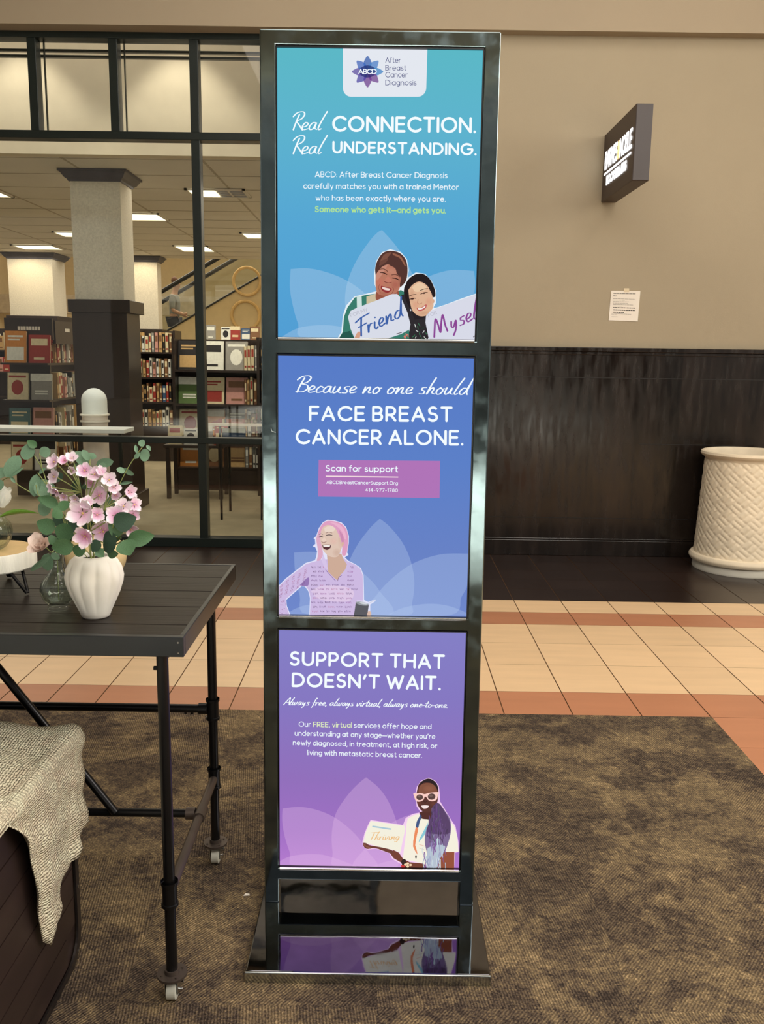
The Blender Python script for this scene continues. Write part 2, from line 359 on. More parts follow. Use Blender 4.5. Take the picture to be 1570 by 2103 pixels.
# storefront
win=thing('window_1',None,None,(-1.46,GY,0)); struct(win)
fr=MB(); FW=.033
def mull(xc,z0,z1,d=.10): fr.box(xc-FW,xc+FW,GY-d/2,GY+d/2,z0,z1)
zt0,zt1=3.113,3.168; zl0,zl1=.838,.886
ztop=3.84
for xc in (-5.05,-4.45,-3.85,-3.25,-2.65,-2.05,-1.455,-.86,-.05): mull(xc,zt1,ztop)
for xc in (-6.25,-3.85,-1.455,-.05): mull(xc,0,zt1)
fr.box(-8.2,-.02,GY-.06,GY+.06,zt0,zt1); fr.box(-8.2,-.02,GY-.055,GY+.055,zl0,zl1); fr.box(-8.2,-.02,GY-.06,GY+.06,ztop-.03,ztop+.03)
fr.box(-8.2,-.02,GY-.06,GY+.06,0,.075)
fr.build('window_frame',M['frame'],win,bevel=.004)
b2=MB(); 
for z in (3.735,3.775): b2.box(-8.2,-.02,GY+.10,GY+.13,z-.012,z+.006)
for xc in (-3.25,-2.65,-2.05): b2.box(xc+.055,xc+.063,GY+.04,GY+.06,zt1,ztop)
b2.build('blind_rail',M['frame'],win)
def pane(x0,x1,z0,z1):
    g=MB(); g.add([(x0,GY,z0),(x1,GY,z0),(x1,GY,z1),(x0,GY,z1)],[(0,1,2,3)]); g.build('glass_pane',M['glass'],win)
xs=[-5.05,-4.45,-3.85,-3.25,-2.65,-2.05,-1.455,-.86,-.05]
for a,b in zip(xs,xs[1:]): pane(a+FW,b-FW,zt1,ztop-.03)
for a,b in zip((-6.25,-3.85,-1.455),(-3.85,-1.455,-.05)):
    pane(a+FW,b-FW,zl1,zt0); pane(a+FW,b-FW,.075,zl0)
w=MB(); w.box(-9.2,-8.2,GY-.05,GY+.2,0,5.3); struct(w.build('wall_left',M['wall']))
# ------------------------------------------------------------------ bookshop interior
w=MB(); w.box(-12,2.0,GY+.06,34,-.12,-.001); struct(w.build('floor_store',M['store_floor']))
CZ=3.2
w=MB(); w.box(-8.2,0.02,7.9,8.02,CZ,4.65); struct(w.build('wall_store_front',M['store_wall']))
w=MB(); w.box(-8.2,0.02,7.2,8.02,4.65,4.8); struct(w.build('ceiling_display',M['store_wall']))
w=MB(); w.box(-12,2,8.02,16.2,CZ,CZ+.15,0)
for i in range(12):
    y=8.02+.02+i*.61*1.15; 
    if y<16: w.box(-12,2,y,y+.012,CZ-.004,CZ,1)
for i in range(11):
    x=-11.4+i*1.22; w.box(x,x+.022,8.02,16.2,CZ-.004,CZ,1)
struct(w.build('ceiling_store',[M['ceiling'],mat('ceiling_grid',(186,176,160),.8)]))
w=MB(); w.box(-12,-11.8,7.06,34,0,7); struct(w.build('wall_store_left',M['yellow_wall']))
w=MB(); w.box(.0,.2,7.2,34,0,7); struct(w.build('wall_store_right',M['store_wall']))
w=MB(); w.box(-12,2,30,30.2,0,7.4); struct(w.build('wall_store_back',M['yellow_wall']))
w=MB(); w.box(-12,2,16.2,34,7.2,7.4); struct(w.build('ceiling_atrium',M['store_wall']))
w=MB(); w.box(-12,2,16.1,16.25,CZ+.15,7.2); struct(w.build('trim_5',M['store_wall']))
# columns
def column(x0,x1,y0,y1,zc,low,label,crown=True):
    t=thing('column',label,'column',((x0+x1)/2,(y0+y1)/2,0))
    a=MB(); a.box(x0,x1,y0,y1,low,zc); a.build('shaft',M['plaster'],t)
    b=MB(); b.box(x0-.03,x1+.03,y0-.03,y1+.03,0,low-.1); b.box(x0-.06,x1+.06,y0-.06,y1+.06,0,.16); b.build('wood_cladding',M['dkwood'],t,bevel=.005)
    c=MB(); c.box(x0-.055,x1+.07,y0-.06,y1+.06,low-.12,low); c.build('cladding_cap',M['dkwood'],t,bevel=.006)
    if crown:
        d=MB(); cx,cy=(x0+x1)/2,(y0+y1)/2; hx,hy=(x1-x0)/2,(y1-y0)/2
        pr=[(0,-.10),(.012,-.10),(.018,-.085),(.04,-.07),(.06,-.04),(.07,-.022),(.085,-.022),(.085,-.002),(0,-.002)]
        bb=len(d.v)
        for (o,z) in pr:
            for sx,sy in ((-1,-1),(1,-1),(1,1),(-1,1)): d.v.append(Vector((cx+sx*(hx+o),cy+sy*(hy+o),zc+z)))
        for i in range(len(pr)-1):
            for k in range(4): d.f.append([bb+i*4+k,bb+i*4+(k+1)%4,bb+(i+1)*4+(k+1)%4,bb+(i+1)*4+k]); d.m.append(0)
        d.build('crown_moulding',M['crown'],t)
column(-2.965,-2.50,8.55,8.93,CZ,2.03,'grey textured store column nearest the glass, with dark wood lower cladding')
column(-6.55,-5.78,15.6,16.2,CZ-.002,2.14,'pale plaster column deep in the store at the far left')
column(-4.5,-4.05,15.9,16.18,CZ-.002,1.95,'pale plaster column deep in the store beside the escalator')
# troffers
tro_e=emis('troffer_diffuser',(255,240,205),3.2)
def troffer(cx,cy,sx,sy,label,half=False):
    t=thing('ceiling_light',label,'ceiling light',(cx,cy,CZ),group='recessed ceiling lights in the store')
    f=MB(); e=.03
    for a in ((-sx/2,sx/2,-sy/2,-sy/2+e),(-sx/2,sx/2,sy/2-e,sy/2),(-sx/2,-sx/2+e,-sy/2,sy/2),(sx/2-e,sx/2,-sy/2,sy/2)):
        f.box(cx+a[0],cx+a[1],cy+a[2],cy+a[3],CZ-.02,CZ-.005)
    f.build('frame',M['ceiling'],t)
    d=MB(); x0=-sx/2+e; x1=(sx/2-e) if not half else -.02
    d.box(cx+x0,cx+x1,cy-sy/2+e,cy+sy/2-e,CZ-.012,CZ-.006); d.build('diffuser',tro_e,t)
    if half:
        l=MB(); 
        l.box(cx-.0,cx+sx/2-e,cy-sy/2+e,cy+sy/2-e,CZ-.008,CZ-.006,0)
        for i in range(4): yy=cy-sy/2+e+(sy-2*e)*i/3; l.box(cx,cx+sx/2-e,yy-.01,yy+.01,CZ-.018,CZ-.008,1)
        l.box(cx+.12,cx+.14,cy-sy/2+e,cy+sy/2-e,CZ-.018,CZ-.008,1)
        l.build('louvre',[mat('louvre_back',(150,152,160),.5),mat('louvre_fin',(205,205,210),.3,metal=.5)],t)
for a in ((-3.07,11.3,.6,.55,'square ceiling light just right of the near store column'),(-1.78,9.6,.62,.45,'ceiling light with one louvred half, crossed by the tall mullion',True),
          (-3.1,14.6,.56,.72,'ceiling light deep in the store above the escalator opening'),(-5.66,14.7,.68,.56,'ceiling light above the far left plaster column'),
          (-4.42,13.05,.62,.5,'ceiling light partly hidden behind the left edge of the near store column'),(-4.38,9.8,.6,.42,'ceiling light cut by the left edge of the view'),
          (-1.75,12.9,.62,.55,'ceiling light beside the left edge of the poster stand')): troffer(*a)
# display downlights washing the bulkhead
for k,(px,lb) in enumerate(((48,'left'),(372,'right'))):
    q=atY(px,112,7.9)
    t=thing('downlight','recessed downlight washing the %s transom panels above the glass'%lb,'downlight',(q.x,7.42,4.65))
    d=MB(); d.lathe([(.07,4.645),(.085,4.645),(.085,4.60),(.07,4.60),(.06,4.64)],(q.x,7.42,0),20); d.build('trim_ring',M['tmetal'],t)
    spot('downlight_lamp',(q.x,7.42,4.58),66,(1,.91,.76),78,(radians(2),0,0),blend=.45,r=.04)
for x,y,p,tx in ((-3.0,8.9,70,-.25),(-1.9,8.9,75,0),(-1.2,8.9,45,0),(-3.2,11.2,60,-.3)):
    spot('rack_fill',(x,y,3.14),p,(1,.90,.74),72,(radians(38),0,tx),blend=.6,r=.05)  # added fill to brighten the books, no fixtures of their own
area('window_wash',(-3.5,7.45,4.6),5.0,22,(1,.93,.82),sy=.4)
for x,y,p in ((-6.2,15.0,20),(-4.3,15.4,14)): spot('column_wash',(x,y,3.15),p,(1,.78,.5),110,(radians(35),0,0),r=.05)
# ------------------------------------------------------------------ escalator and rider
EY=18.5
def esc():
    a=atY(300,705,EY); b=atY(560,552,EY); s=(b.z-a.z)/(b.x-a.x)
    t=thing('escalator','escalator rising to the right behind glass balustrades at the back of the store','escalator',(a.x,EY,0))
    x0,x1=a.x-2.0,1.6
    def zz(x): return a.z+s*(x-a.x)
    m=MB(); m.add([(x0,EY,0),(x1,EY,0),(x1,EY,zz(x1)),(x0,EY,max(.05,zz(x0))),(x0,EY+.1,0),(x1,EY+.1,0),(x1,EY+.1,zz(x1)),(x0,EY+.1,max(.05,zz(x0)))],[(0,1,2,3),(4,5,6,7),(3,2,6,7),(0,3,7,4),(1,2,6,5)])
    m.build('side_cladding',M['yellow_wall'],t)
    m=MB(); m.tube([(x0,EY-.02,zz(x0)),(x1,EY-.02,zz(x1))],.02,8); m.build('skirt_edge',M['tmetal'],t)
    for yy,o in ((EY+.05,1),(EY+1.1,.0)):
        g=MB(); h=.85 if o else .85
        g.add([(x0,yy,zz(x0)),(x1,yy,zz(x1)),(x1,yy,zz(x1)+h),(x0,yy,zz(x0)+h)],[(0,1,2,3)]); g.build('balustrade_glass',M['glass'],t)
        hr=MB(); hr.tube([(x0,yy,zz(x0)+h),(x1,yy,zz(x1)+h)],.045,8); hr.build('handrail',M['blk'],t)
    n=44; st=MB(); dx=(x1-x0)/n
    for i in range(n):
        xx=x0+i*dx; st.box(xx,xx+dx*1.02,EY+.15,EY+1.0,zz(xx)-.55,zz(xx)-.15+.02)
    st.build('steps',mat('escalator_steps',(140,132,120),.5,metal=.3),t)
    for (px,py,r) in ((505,648,28),(508,578,27)):
        q=atY(px,py,EY); c=MB(); R=r/FPX*EY
        c.tube([(q.x+R*cos(2*pi*k/40),EY-.03,q.z+R*sin(2*pi*k/40)) for k in range(41)],.03,6,caps=False); c.build('ring_motif',mat('cream_ring',(222,188,128),.7),t)
    return t,zz
et,ezz=esc()
# balcony edge band seen through the balustrade
w=MB(); q=atY(430,592,27)
w.box(-12,1.9,27,27.4,q.z-.8,q.z-.25); struct(w.build('trim_6',mat('balcony_band',(176,160,134),.7)))
# upright skin-grown figure
def skin(name, V, E, R, m, parent, lv=1):
    me=bpy.data.meshes.new(name); off=wloc(parent); me.from_pydata([tuple(Vector(v)-off) for v in V],E,[]); me.materials.append(m)
    o=bpy.data.objects.new(name,me); COL.objects.link(o); o.parent=parent
    s=o.modifiers.new('skin','SKIN'); s.use_smooth_shade=True
    for i,r in enumerate(R):
        d=me.skin_vertices[0].data[i]; rr=r if isinstance(r,tuple) else (r,r); d.radius=rr; d.use_root=(i==0)
    u=o.modifiers.new('sub','SUBSURF'); u.levels=lv; u.render_levels=lv+1; return o
def rider():
    f=atY(358,568,EY+.55); x,y=f.x,EY+.55; z=f.z-1.82
    t=thing('person','person in a light grey shirt and dark trousers riding up the escalator','person',(x,y,z))
    s=1.0
    V=[(x,y,z+.95),(x-.01,y,z+1.12),(x-.02,y,z+1.32),(x-.01,y,z+1.45),(x+.02,y,z+1.55),(x+.05,y,z+1.63),(x+.05,y,z+1.72),
       (x-.02,y-.17,z+1.38),(x+.0,y-.22,z+1.12),(x+.22,y-.22,z+1.03),(x+.31,y-.22,z+1.06),
       (x-.02,y+.17,z+1.38),(x+.0,y+.22,z+1.12),(x+.2,y+.24,z+1.0),
       (x-.02,y-.09,z+.9),(x+.26,y-.1,z+.72),(x+.2,y-.1,z+.32),(x+.34,y-.1,z+.27),
       (x-.02,y+.09,z+.9),(x-.05,y+.1,z+.5),(x-.1,y+.1,z+.06),(x+.05,y+.1,z+.02)]
    E=[(0,1),(1,2),(2,3),(3,4),(4,5),(5,6),(2,7),(7,8),(8,9),(9,10),(2,11),(11,12),(12,13),(0,14),(14,15),(15,16),(16,17),(0,18),(18,19),(19,20),(20,21)]
    R=[(.13,.1),(.12,.1),(.15,.1),(.07,.07),.052,.085,.09,.055,.042,.034,.03,.055,.042,.034,.085,.065,.045,.035,.085,.065,.045,.035]
    skin('body',V,E,R,mat('skin_tone',(196,150,120),.6),t)
    sh=skin('shirt',[V[0],V[1],V[2],V[3],V[7],V[8],V[11],V[12]],[(0,1),(1,2),(2,3),(2,4),(4,5),(2,6),(6,7)],[(.16,.125),(.145,.125),(.175,.125),(.08,.08),.08,.062,.08,.062],mat('grey_shirt',(150,150,146),.8),t)
    skin('trousers',[V[0],V[14],V[15],V[16],V[18],V[19],V[20]],[(0,1),(1,2),(2,3),(0,4),(4,5),(5,6)],[(.145,.12),.105,.085,.062,.105,.085,.062],mat('dark_trousers',(62,62,70),.8),t)
    skin('hair',[(x+.0,y,z+1.66),(x+.0,y,z+1.76),(x+.06,y,z+1.80)],[(0,1),(1,2)],[.075,.09,.06],mat('brown_hair',(108,72,50),.7),t)
    skin('shoe',[V[16],V[17]],[(0,1)],[.05,.045],M['rubber'],t); skin('shoe',[V[20],V[21]],[(0,1)],[.05,.045],M['rubber'],t)
rider()
# ------------------------------------------------------------------ bookcases and books
BC={'cream':(226,210,172),'white':(228,226,216),'brown':(128,88,58),'red':(158,52,44),'blue':(62,86,120),'teal':(84,120,122),'green':(94,120,66),
    'black':(34,30,32),'tan':(196,160,108),'grey':(146,142,136),'orange':(206,134,62),'pink':(206,150,140)}
BM={}; BMESH={}
PAGE=mat('book_pages',(222,208,176),.85,scale=60,stretch=(1,1,30))
for k,c in BC.items(): BM[k]=mat('book_cover_'+k,c,.45,var=.08,scale=9)
def book_mesh(kind,col,mot):
    # unit book: width x (thickness) 1, depth y 1, height z 1 ; front = -y when spine out
    key=(kind,col,mot)
    if key in BMESH: return BMESH[key]
    m=MB()
    if kind=='spine':
        m.box(-.5,-.40,0,1,0,1,0); m.box(.40,.5,0,1,0,1,0); m.box(-.5,.5,0,.05,0,1,0); m.box(-.42,.42,.05,.97,.02,.98,1)
        m.box(-.3,.3,-.008,.0,.55,.85,2); m.box(-.3,.3,-.008,.0,.12,.2,2)
    else:
        m.box(-.5,.5,0,.12,0,1,0); m.box(-.5,.5,.88,1,0,1,0); m.box(-.5,-.46,0,1,0,1,0); m.box(-.47,.48,.12,.88,.01,.99,1)
        if mot==0: m.box(-.38,.38,-.02,0,.62,.86,2); m.box(-.25,.25,-.02,0,.12,.2,2)
        elif mot==1: m.disc((0,-.02,.45),.28,14,2,(0,-1,0)); m.box(-.4,.4,-.02,0,.82,.9,2)
        elif mot==2: m.box(-.5,.5,-.02,0,.72,1,2); m.box(-.3,.3,-.02,0,.3,.36,2); m.box(-.3,.3,-.02,0,.2,.25,2)
        else:
            m.box(-.4,.4,-.02,0,.08,.5,2); m.box(-.35,.35,-.02,0,.8,.86,2); m.box(-.35,.2,-.02,0,.7,.75,2)
    acc={'cream':'red','white':'black','brown':'cream','red':'cream','blue':'white','teal':'cream','green':'white','black':'tan','tan':'brown','grey':'white','orange':'white','pink':'brown'}[col]
    me=m.build('book',[BM[col],PAGE,BM[acc]]); d=me.data; bpy.data.objects.remove(me); BMESH[key]=d; return d
NB=[0]
def book(kind,col,loc,dims,rz,label,group,mot=0,tilt=0,lean=0):
    o=bpy.data.objects.new('book',book_mesh(kind,col,mot)); COL.objects.link(o)
    o.location=loc; o.scale=dims; o.rotation_euler=Euler((tilt,lean,rz),'XYZ')
    tag(o,label,'book',group); NB[0]+=1; return o
ORD=['first','second','third','fourth','fifth','sixth','seventh','eighth','ninth','tenth','eleventh','twelfth','thirteenth','fourteenth','fifteenth','sixteenth','seventeenth','eighteenth','nineteenth','twentieth','twenty-first','twenty-second']
ROWN=['bottom','second','third','fourth','top']
def bookcase(label,x0,x1,y0,y1,levels,top,face):
    """face 'y' shelves open towards -Y, face 'x' towards +X"""
    t=thing('bookcase',label,'bookcase',((x0+x1)/2,(y0+y1)/2,0))
    b=MB(); b.box(x0,x1,y0,y1,0,levels[0]-.02); b.build('base',M['dkwood'],t)
    if face=='y':
        for xx in (x0,x1-.03):
            s=MB(); s.box(xx,xx+.03,y0,y1,levels[0]-.02,top); s.build('side_panel',M['dkwood'],t)
        s=MB(); s.box(x0+.03,x1-.03,y1-.03,y1,levels[0]-.02,top); s.build('back_panel',M['dkwood'],t)
        for z in levels: s=MB(); s.box(x0+.03,x1-.03,y0,y1-.03,z-.025,z); s.build('shelf',M['dkwood'],t)
    else:
        for yy in (y0,y1-.03):
            s=MB(); s.box(x0,x1,yy,yy+.03,levels[0]-.02,top); s.build('side_panel',M['dkwood'],t)
        s=MB(); s.box(x0,x0+.03,y0+.03,y1-.03,levels[0]-.02,top); s.build('back_panel',M['dkwood'],t)
        for z in levels: s=MB(); s.box(x0+.03,x1,y0+.03,y1-.03,z-.025,z); s.build('shelf',M['dkwood'],t)
    return t
pal_s=['cream','white','tan','brown','cream','tan','white','grey','red','blue','black','cream','tan','pink']
# left rack: end panel towards the concourse with face-out books, long side with spines
LV=[.30,.66,1.04,1.42]
lt=bookcase('dark wooden book rack at the far left of the store, behind the window',-3.98,-3.56,9.4,12.0,LV,1.86,'x')
h=MB(); h.box(-4.0,-3.50,9.36,9.40,1.66,1.88); h.build('header_board',M['dkwood'],lt)
h=MB(); h.box(-3.52,-3.49,9.42,12.0,1.62,1.86); h.build('header_board',M['dkwood'],lt)
fo=['cream','white','teal','pink','cream','grey','orange','red','white','brown','tan','blue']
i=0
for r,z in enumerate([.30,.66,1.04,1.42]):
    s=MB(); s.box(-3.99,-3.50,9.18,9.4,z-.02,z); s.build('end_ledge',M['dkwood'],lt)
    for c in range(2):
        col=fo[i%len(fo)]; i+=1; wd_=.225; hh=.30+random.uniform(-.03,.03)
        book('face',col,(-3.87+.25*c,9.27,z),(wd_,.03,hh),0,'%s face-out book, %s of two, %s ledge of the far left rack'%(col,'left' if c==0 else 'right',ROWN[r] if r<3 else 'top'),'face-out books on the far left rack end',mot=i%4,tilt=radians(-8))
for r,z in enumerate(LV):
    y=9.47; n=0
    while y<11.2 and n<20:
        if random.random()<.08: y+=.06; continue
        th=random.uniform(.03,.07); hh=random.uniform(.2,.29); col=random.choice(pal_s)
        book('spine',col,(-3.55+random.uniform(-.02,.02),y+th/2,z),(th,.16,hh),pi/2,'%s book, %s from the front, %s side shelf of far left rack'%(col,ORD[n],['bottom','second','third','top'][r]),'books along the side of the far left rack')
        y+=th+.004; n+=1
h=MB()
for (x0,x1,z) in ((-3.86,-3.64,1.775),): 
    xx=x0
    while xx<x1: h.box(xx,xx+.022,9.356,9.361,z-.018,z+random.choice((.012,.02))); xx+=.03
h.build('header_lettering',M['paper'],lt)
h=MB()
for y0 in (9.7,10.5,11.3):
    yy=y0
    while yy<y0+.14: h.box(-3.489,-3.486,yy,yy+.02,1.75,1.785); yy+=.028
h.build('header_lettering',M['paper'],lt)
# right rack
RX0,RX1=-2.40,-1.42
rt_=bookcase('dark wooden book rack to the right of the tall mullion, behind the window',RX0,RX1,9.95,10.4,[.26,.62,.98,1.36],1.70,'y')
RL=[.26,.62,.98,1.36]
fcs=[['orange','brown','tan'],['cream','orange','grey'],['green','cream','pink'],['black','white','grey']]
for r,z in enumerate(RL):
    for c in range(3):
        col=fcs[r][c]; hh=.325 if r==3 else .30
        book('face',col,(-2.24+.27*c,10.06,z),(.25,.035,hh),0,'%s face-out book, %s of three, %s shelf of right rack'%(col,['left','middle','right'][c],['bottom','second','third','top'][r]),'face-out books on the right rack',mot=(r+c)%4,tilt=radians(-9))
    x=-1.575-.03; n=0
    x=-1.60
    while x<-1.46:
        th=random.uniform(.025,.045); hh=random.uniform(.24,.31); col=random.choice(['cream','white','tan','brown','cream','grey'])
        book('spine',col,(x+th/2,10.0,z),(th,.18,hh),0,'%s upright book, %s at the right end, %s shelf of right rack'%(col,ORD[n],['bottom','second','third','top'][r]),'spine-out books on the right rack')
        x+=th+.003; n+=1
for c,(x,col,hh) in enumerate(((-2.0,'grey',.16),(-1.83,'white',.14),(-1.72,'red',.15),(-1.6,'blue',.13),(-1.5,'brown',.15))):
    book('face',col,(x,10.15,1.70),(.11,.03,hh),0,'small %s book standing on top of the right rack'%col,None,mot=c%4,tilt=radians(-6))
# rack beyond, to the right of it, seen at the poster stand's edge
r3=bookcase('dark book rack whose spines show right beside the poster stand',-1.40,-.55,9.6,10.0,[.30,.66,1.02,1.40],1.72,'y')
for r,z in enumerate([.30,.66,1.02,1.40]):
    x=-1.36; n=0
    while x<-1.0:
        th=random.uniform(.03,.05); hh=random.uniform(.22,.31); col=random.choice(['cream','white','tan','cream','grey','black','brown'])
        book('spine',col,(x+th/2,9.62,z),(th,.18,hh),0,'%s book, %s from left, %s shelf of rack beside poster stand'%(col,ORD[n],['bottom','second','third','top'][r]),'books on the rack beside the poster stand')
        x+=th+.003; n+=1
# middle rack further back
mx0,mx1=atY(278,700,12.6).x,atY(345,700,12.6).x+.1
r4=bookcase('dark book rack deep in the store just right of the near column',mx0,mx1,12.6,13.0,[.5,.85,1.2,1.55],1.85,'y')
for r,z in enumerate([.5,.85,1.2,1.55]):
    x=mx0+.04; n=0
    while x<mx1-.08:
        th=random.uniform(.03,.06); hh=random.uniform(.2,.28); col=random.choice(pal_s)
        book('spine',col,(x+th/2,12.65,z),(th,.18,hh),0,'%s book, %s from left, %s shelf, rack right of near column'%(col,ORD[n],['bottom','second','third','top'][r]),'books on the rack right of the near column')
        x+=th+.003; n+=1
# rear wall rack row
for k,(x0,x1,yy,lb) in enumerate(((-7.2,-5.2,14.6,'long dark bookcase below the far left plaster column'),(-4.9,-3.9,14.9,'dark bookcase below the plaster column by the escalator'))):
    bk=bookcase(lb,x0,x1,yy,yy+.4,[.4,.8,1.2,1.55],1.9,'y')
    for r,z in enumerate([1.2,1.55]):
        x=x0+.05; n=0
        while x<x1-.12 and n<16:
            th=random.uniform(.08,.12); col=random.choice(pal_s)
            book('spine',col,(x+th/2,yy+.03,z),(th,.18,random.uniform(.22,.28)),0,'%s book, %s from left, %s shelf, %s'%(col,ORD[n],['lower','upper'][r],'far left back bookcase' if k==0 else 'back bookcase by the escalator'),'books on the back bookcases')
            x+=th+.004; n+=1
# low display table with books left of the mullion
def low_table(name,label,x0,x1,y0,y1,z,m,leg=True):
    t=thing(name,label,'table',((x0+x1)/2,(y0+y1)/2,0))
    a=MB(); a.box(x0,x1,y0,y1,z-.03,z); a.build('tabletop',m,t,bevel=.003)
    for xx in (x0+.02,x1-.06):
        for yy in (y0+.02,y1-.06):
            l=MB(); l.box(xx,xx+.04,yy,yy+.04,0,z-.03); l.build('leg',m,t)
    return t
low_table('display_table','dark low display table in front of the right rack',-2.36,-1.72,9.3,9.72,.58,M['dkwood'])
for c,(dx,col,hh) in enumerate(((0,'cream',.2),(.17,'white',.17),(.33,'grey',.2),(.5,'red',.25))):
    book('face',col,(-2.26+dx,9.4,.58),(.15,.03,hh),0,'%s book standing on the low dark display table'%col,'books on the low display table',mot=c,tilt=radians(-8))
# white ledge and domed drum, added in place of reflections in the glass
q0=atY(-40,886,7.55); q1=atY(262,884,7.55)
t=thing('reflection_ledge','white ledge standing in for a bright strip reflected in the left glass','shelf',(q0.x,7.55,0))
a=MB(); a.box(q0.x-.6,q1.x,7.45,7.75,q1.z-.02,q1.z+.015); a.build('ledge_top',M['reflwhite'],t,bevel=.004)
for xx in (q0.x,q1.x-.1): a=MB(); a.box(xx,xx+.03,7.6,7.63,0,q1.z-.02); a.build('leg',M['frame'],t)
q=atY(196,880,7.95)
t=thing('reflection_drum','white round-topped drum standing in for a reflection in the window glass','display stand',(q.x,7.95,0))
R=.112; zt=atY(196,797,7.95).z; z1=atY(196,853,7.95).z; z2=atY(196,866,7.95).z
a=MB(); pr=[(R,z1)]+[(R*cos(k*pi/16),(zt-R)+ (R)*sin(k*pi/16)) for k in range(0,8)]+[(.001,zt)]; a.lathe(pr,(q.x,7.95,0),28); a.build('dome',M['reflwhite'],t,smooth=True)
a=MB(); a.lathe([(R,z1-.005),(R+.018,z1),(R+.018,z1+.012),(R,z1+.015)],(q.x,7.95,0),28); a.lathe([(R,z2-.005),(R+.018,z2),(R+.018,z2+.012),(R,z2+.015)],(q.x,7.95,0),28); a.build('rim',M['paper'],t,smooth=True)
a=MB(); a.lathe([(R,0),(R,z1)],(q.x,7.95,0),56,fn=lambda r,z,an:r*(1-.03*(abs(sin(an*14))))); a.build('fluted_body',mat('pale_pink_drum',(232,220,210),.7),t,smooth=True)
spot('drum_fill',(q.x+.1,7.4,4.55),90,(.95,1,.98),16,(radians(9.5),0,radians(10)),blend=.5,r=.04)  # added fill that whitens the drum standing in for a reflection
# glass-topped table right of the mullion, added for what are mostly reflections
qa=atY(432,868,8.2); qb=atY(560,868,8.2)
t=thing('reflection_table','glass-topped table right of the tall mullion, mostly standing in for reflections','table',(qa.x,8.2,0))
zg=qa.z
a=MB(); a.box(qa.x,qb.x,8.1,8.7,zg-.012,zg); a.build('glass_top',glass('table_glass',(220,232,232),refl=.25),t)
a=MB(); a.box(qa.x,qb.x,8.08,8.10,zg-.02,zg+.004); a.build('front_edge',M['paper'],t)
for xx in (qa.x+.1,qb.x-.1):
    for yy in (8.15,8.62): a=MB(); a.tube([(xx,yy,0),(xx,yy,zg-.012)],.012,8); a.build('leg',M['hairpin'],t)
book('face','blue',(qa.x+.2,8.3,zg-.2),(.22,.03,.14),0,'pale blue book propped under the glass-topped table',None,mot=2)
sh=MB(); sh.box(qa.x+.05,qb.x-.05,8.2,8.6,zg-.22,zg-.20); sh.build('lower_shelf',M['dkwood'],t)
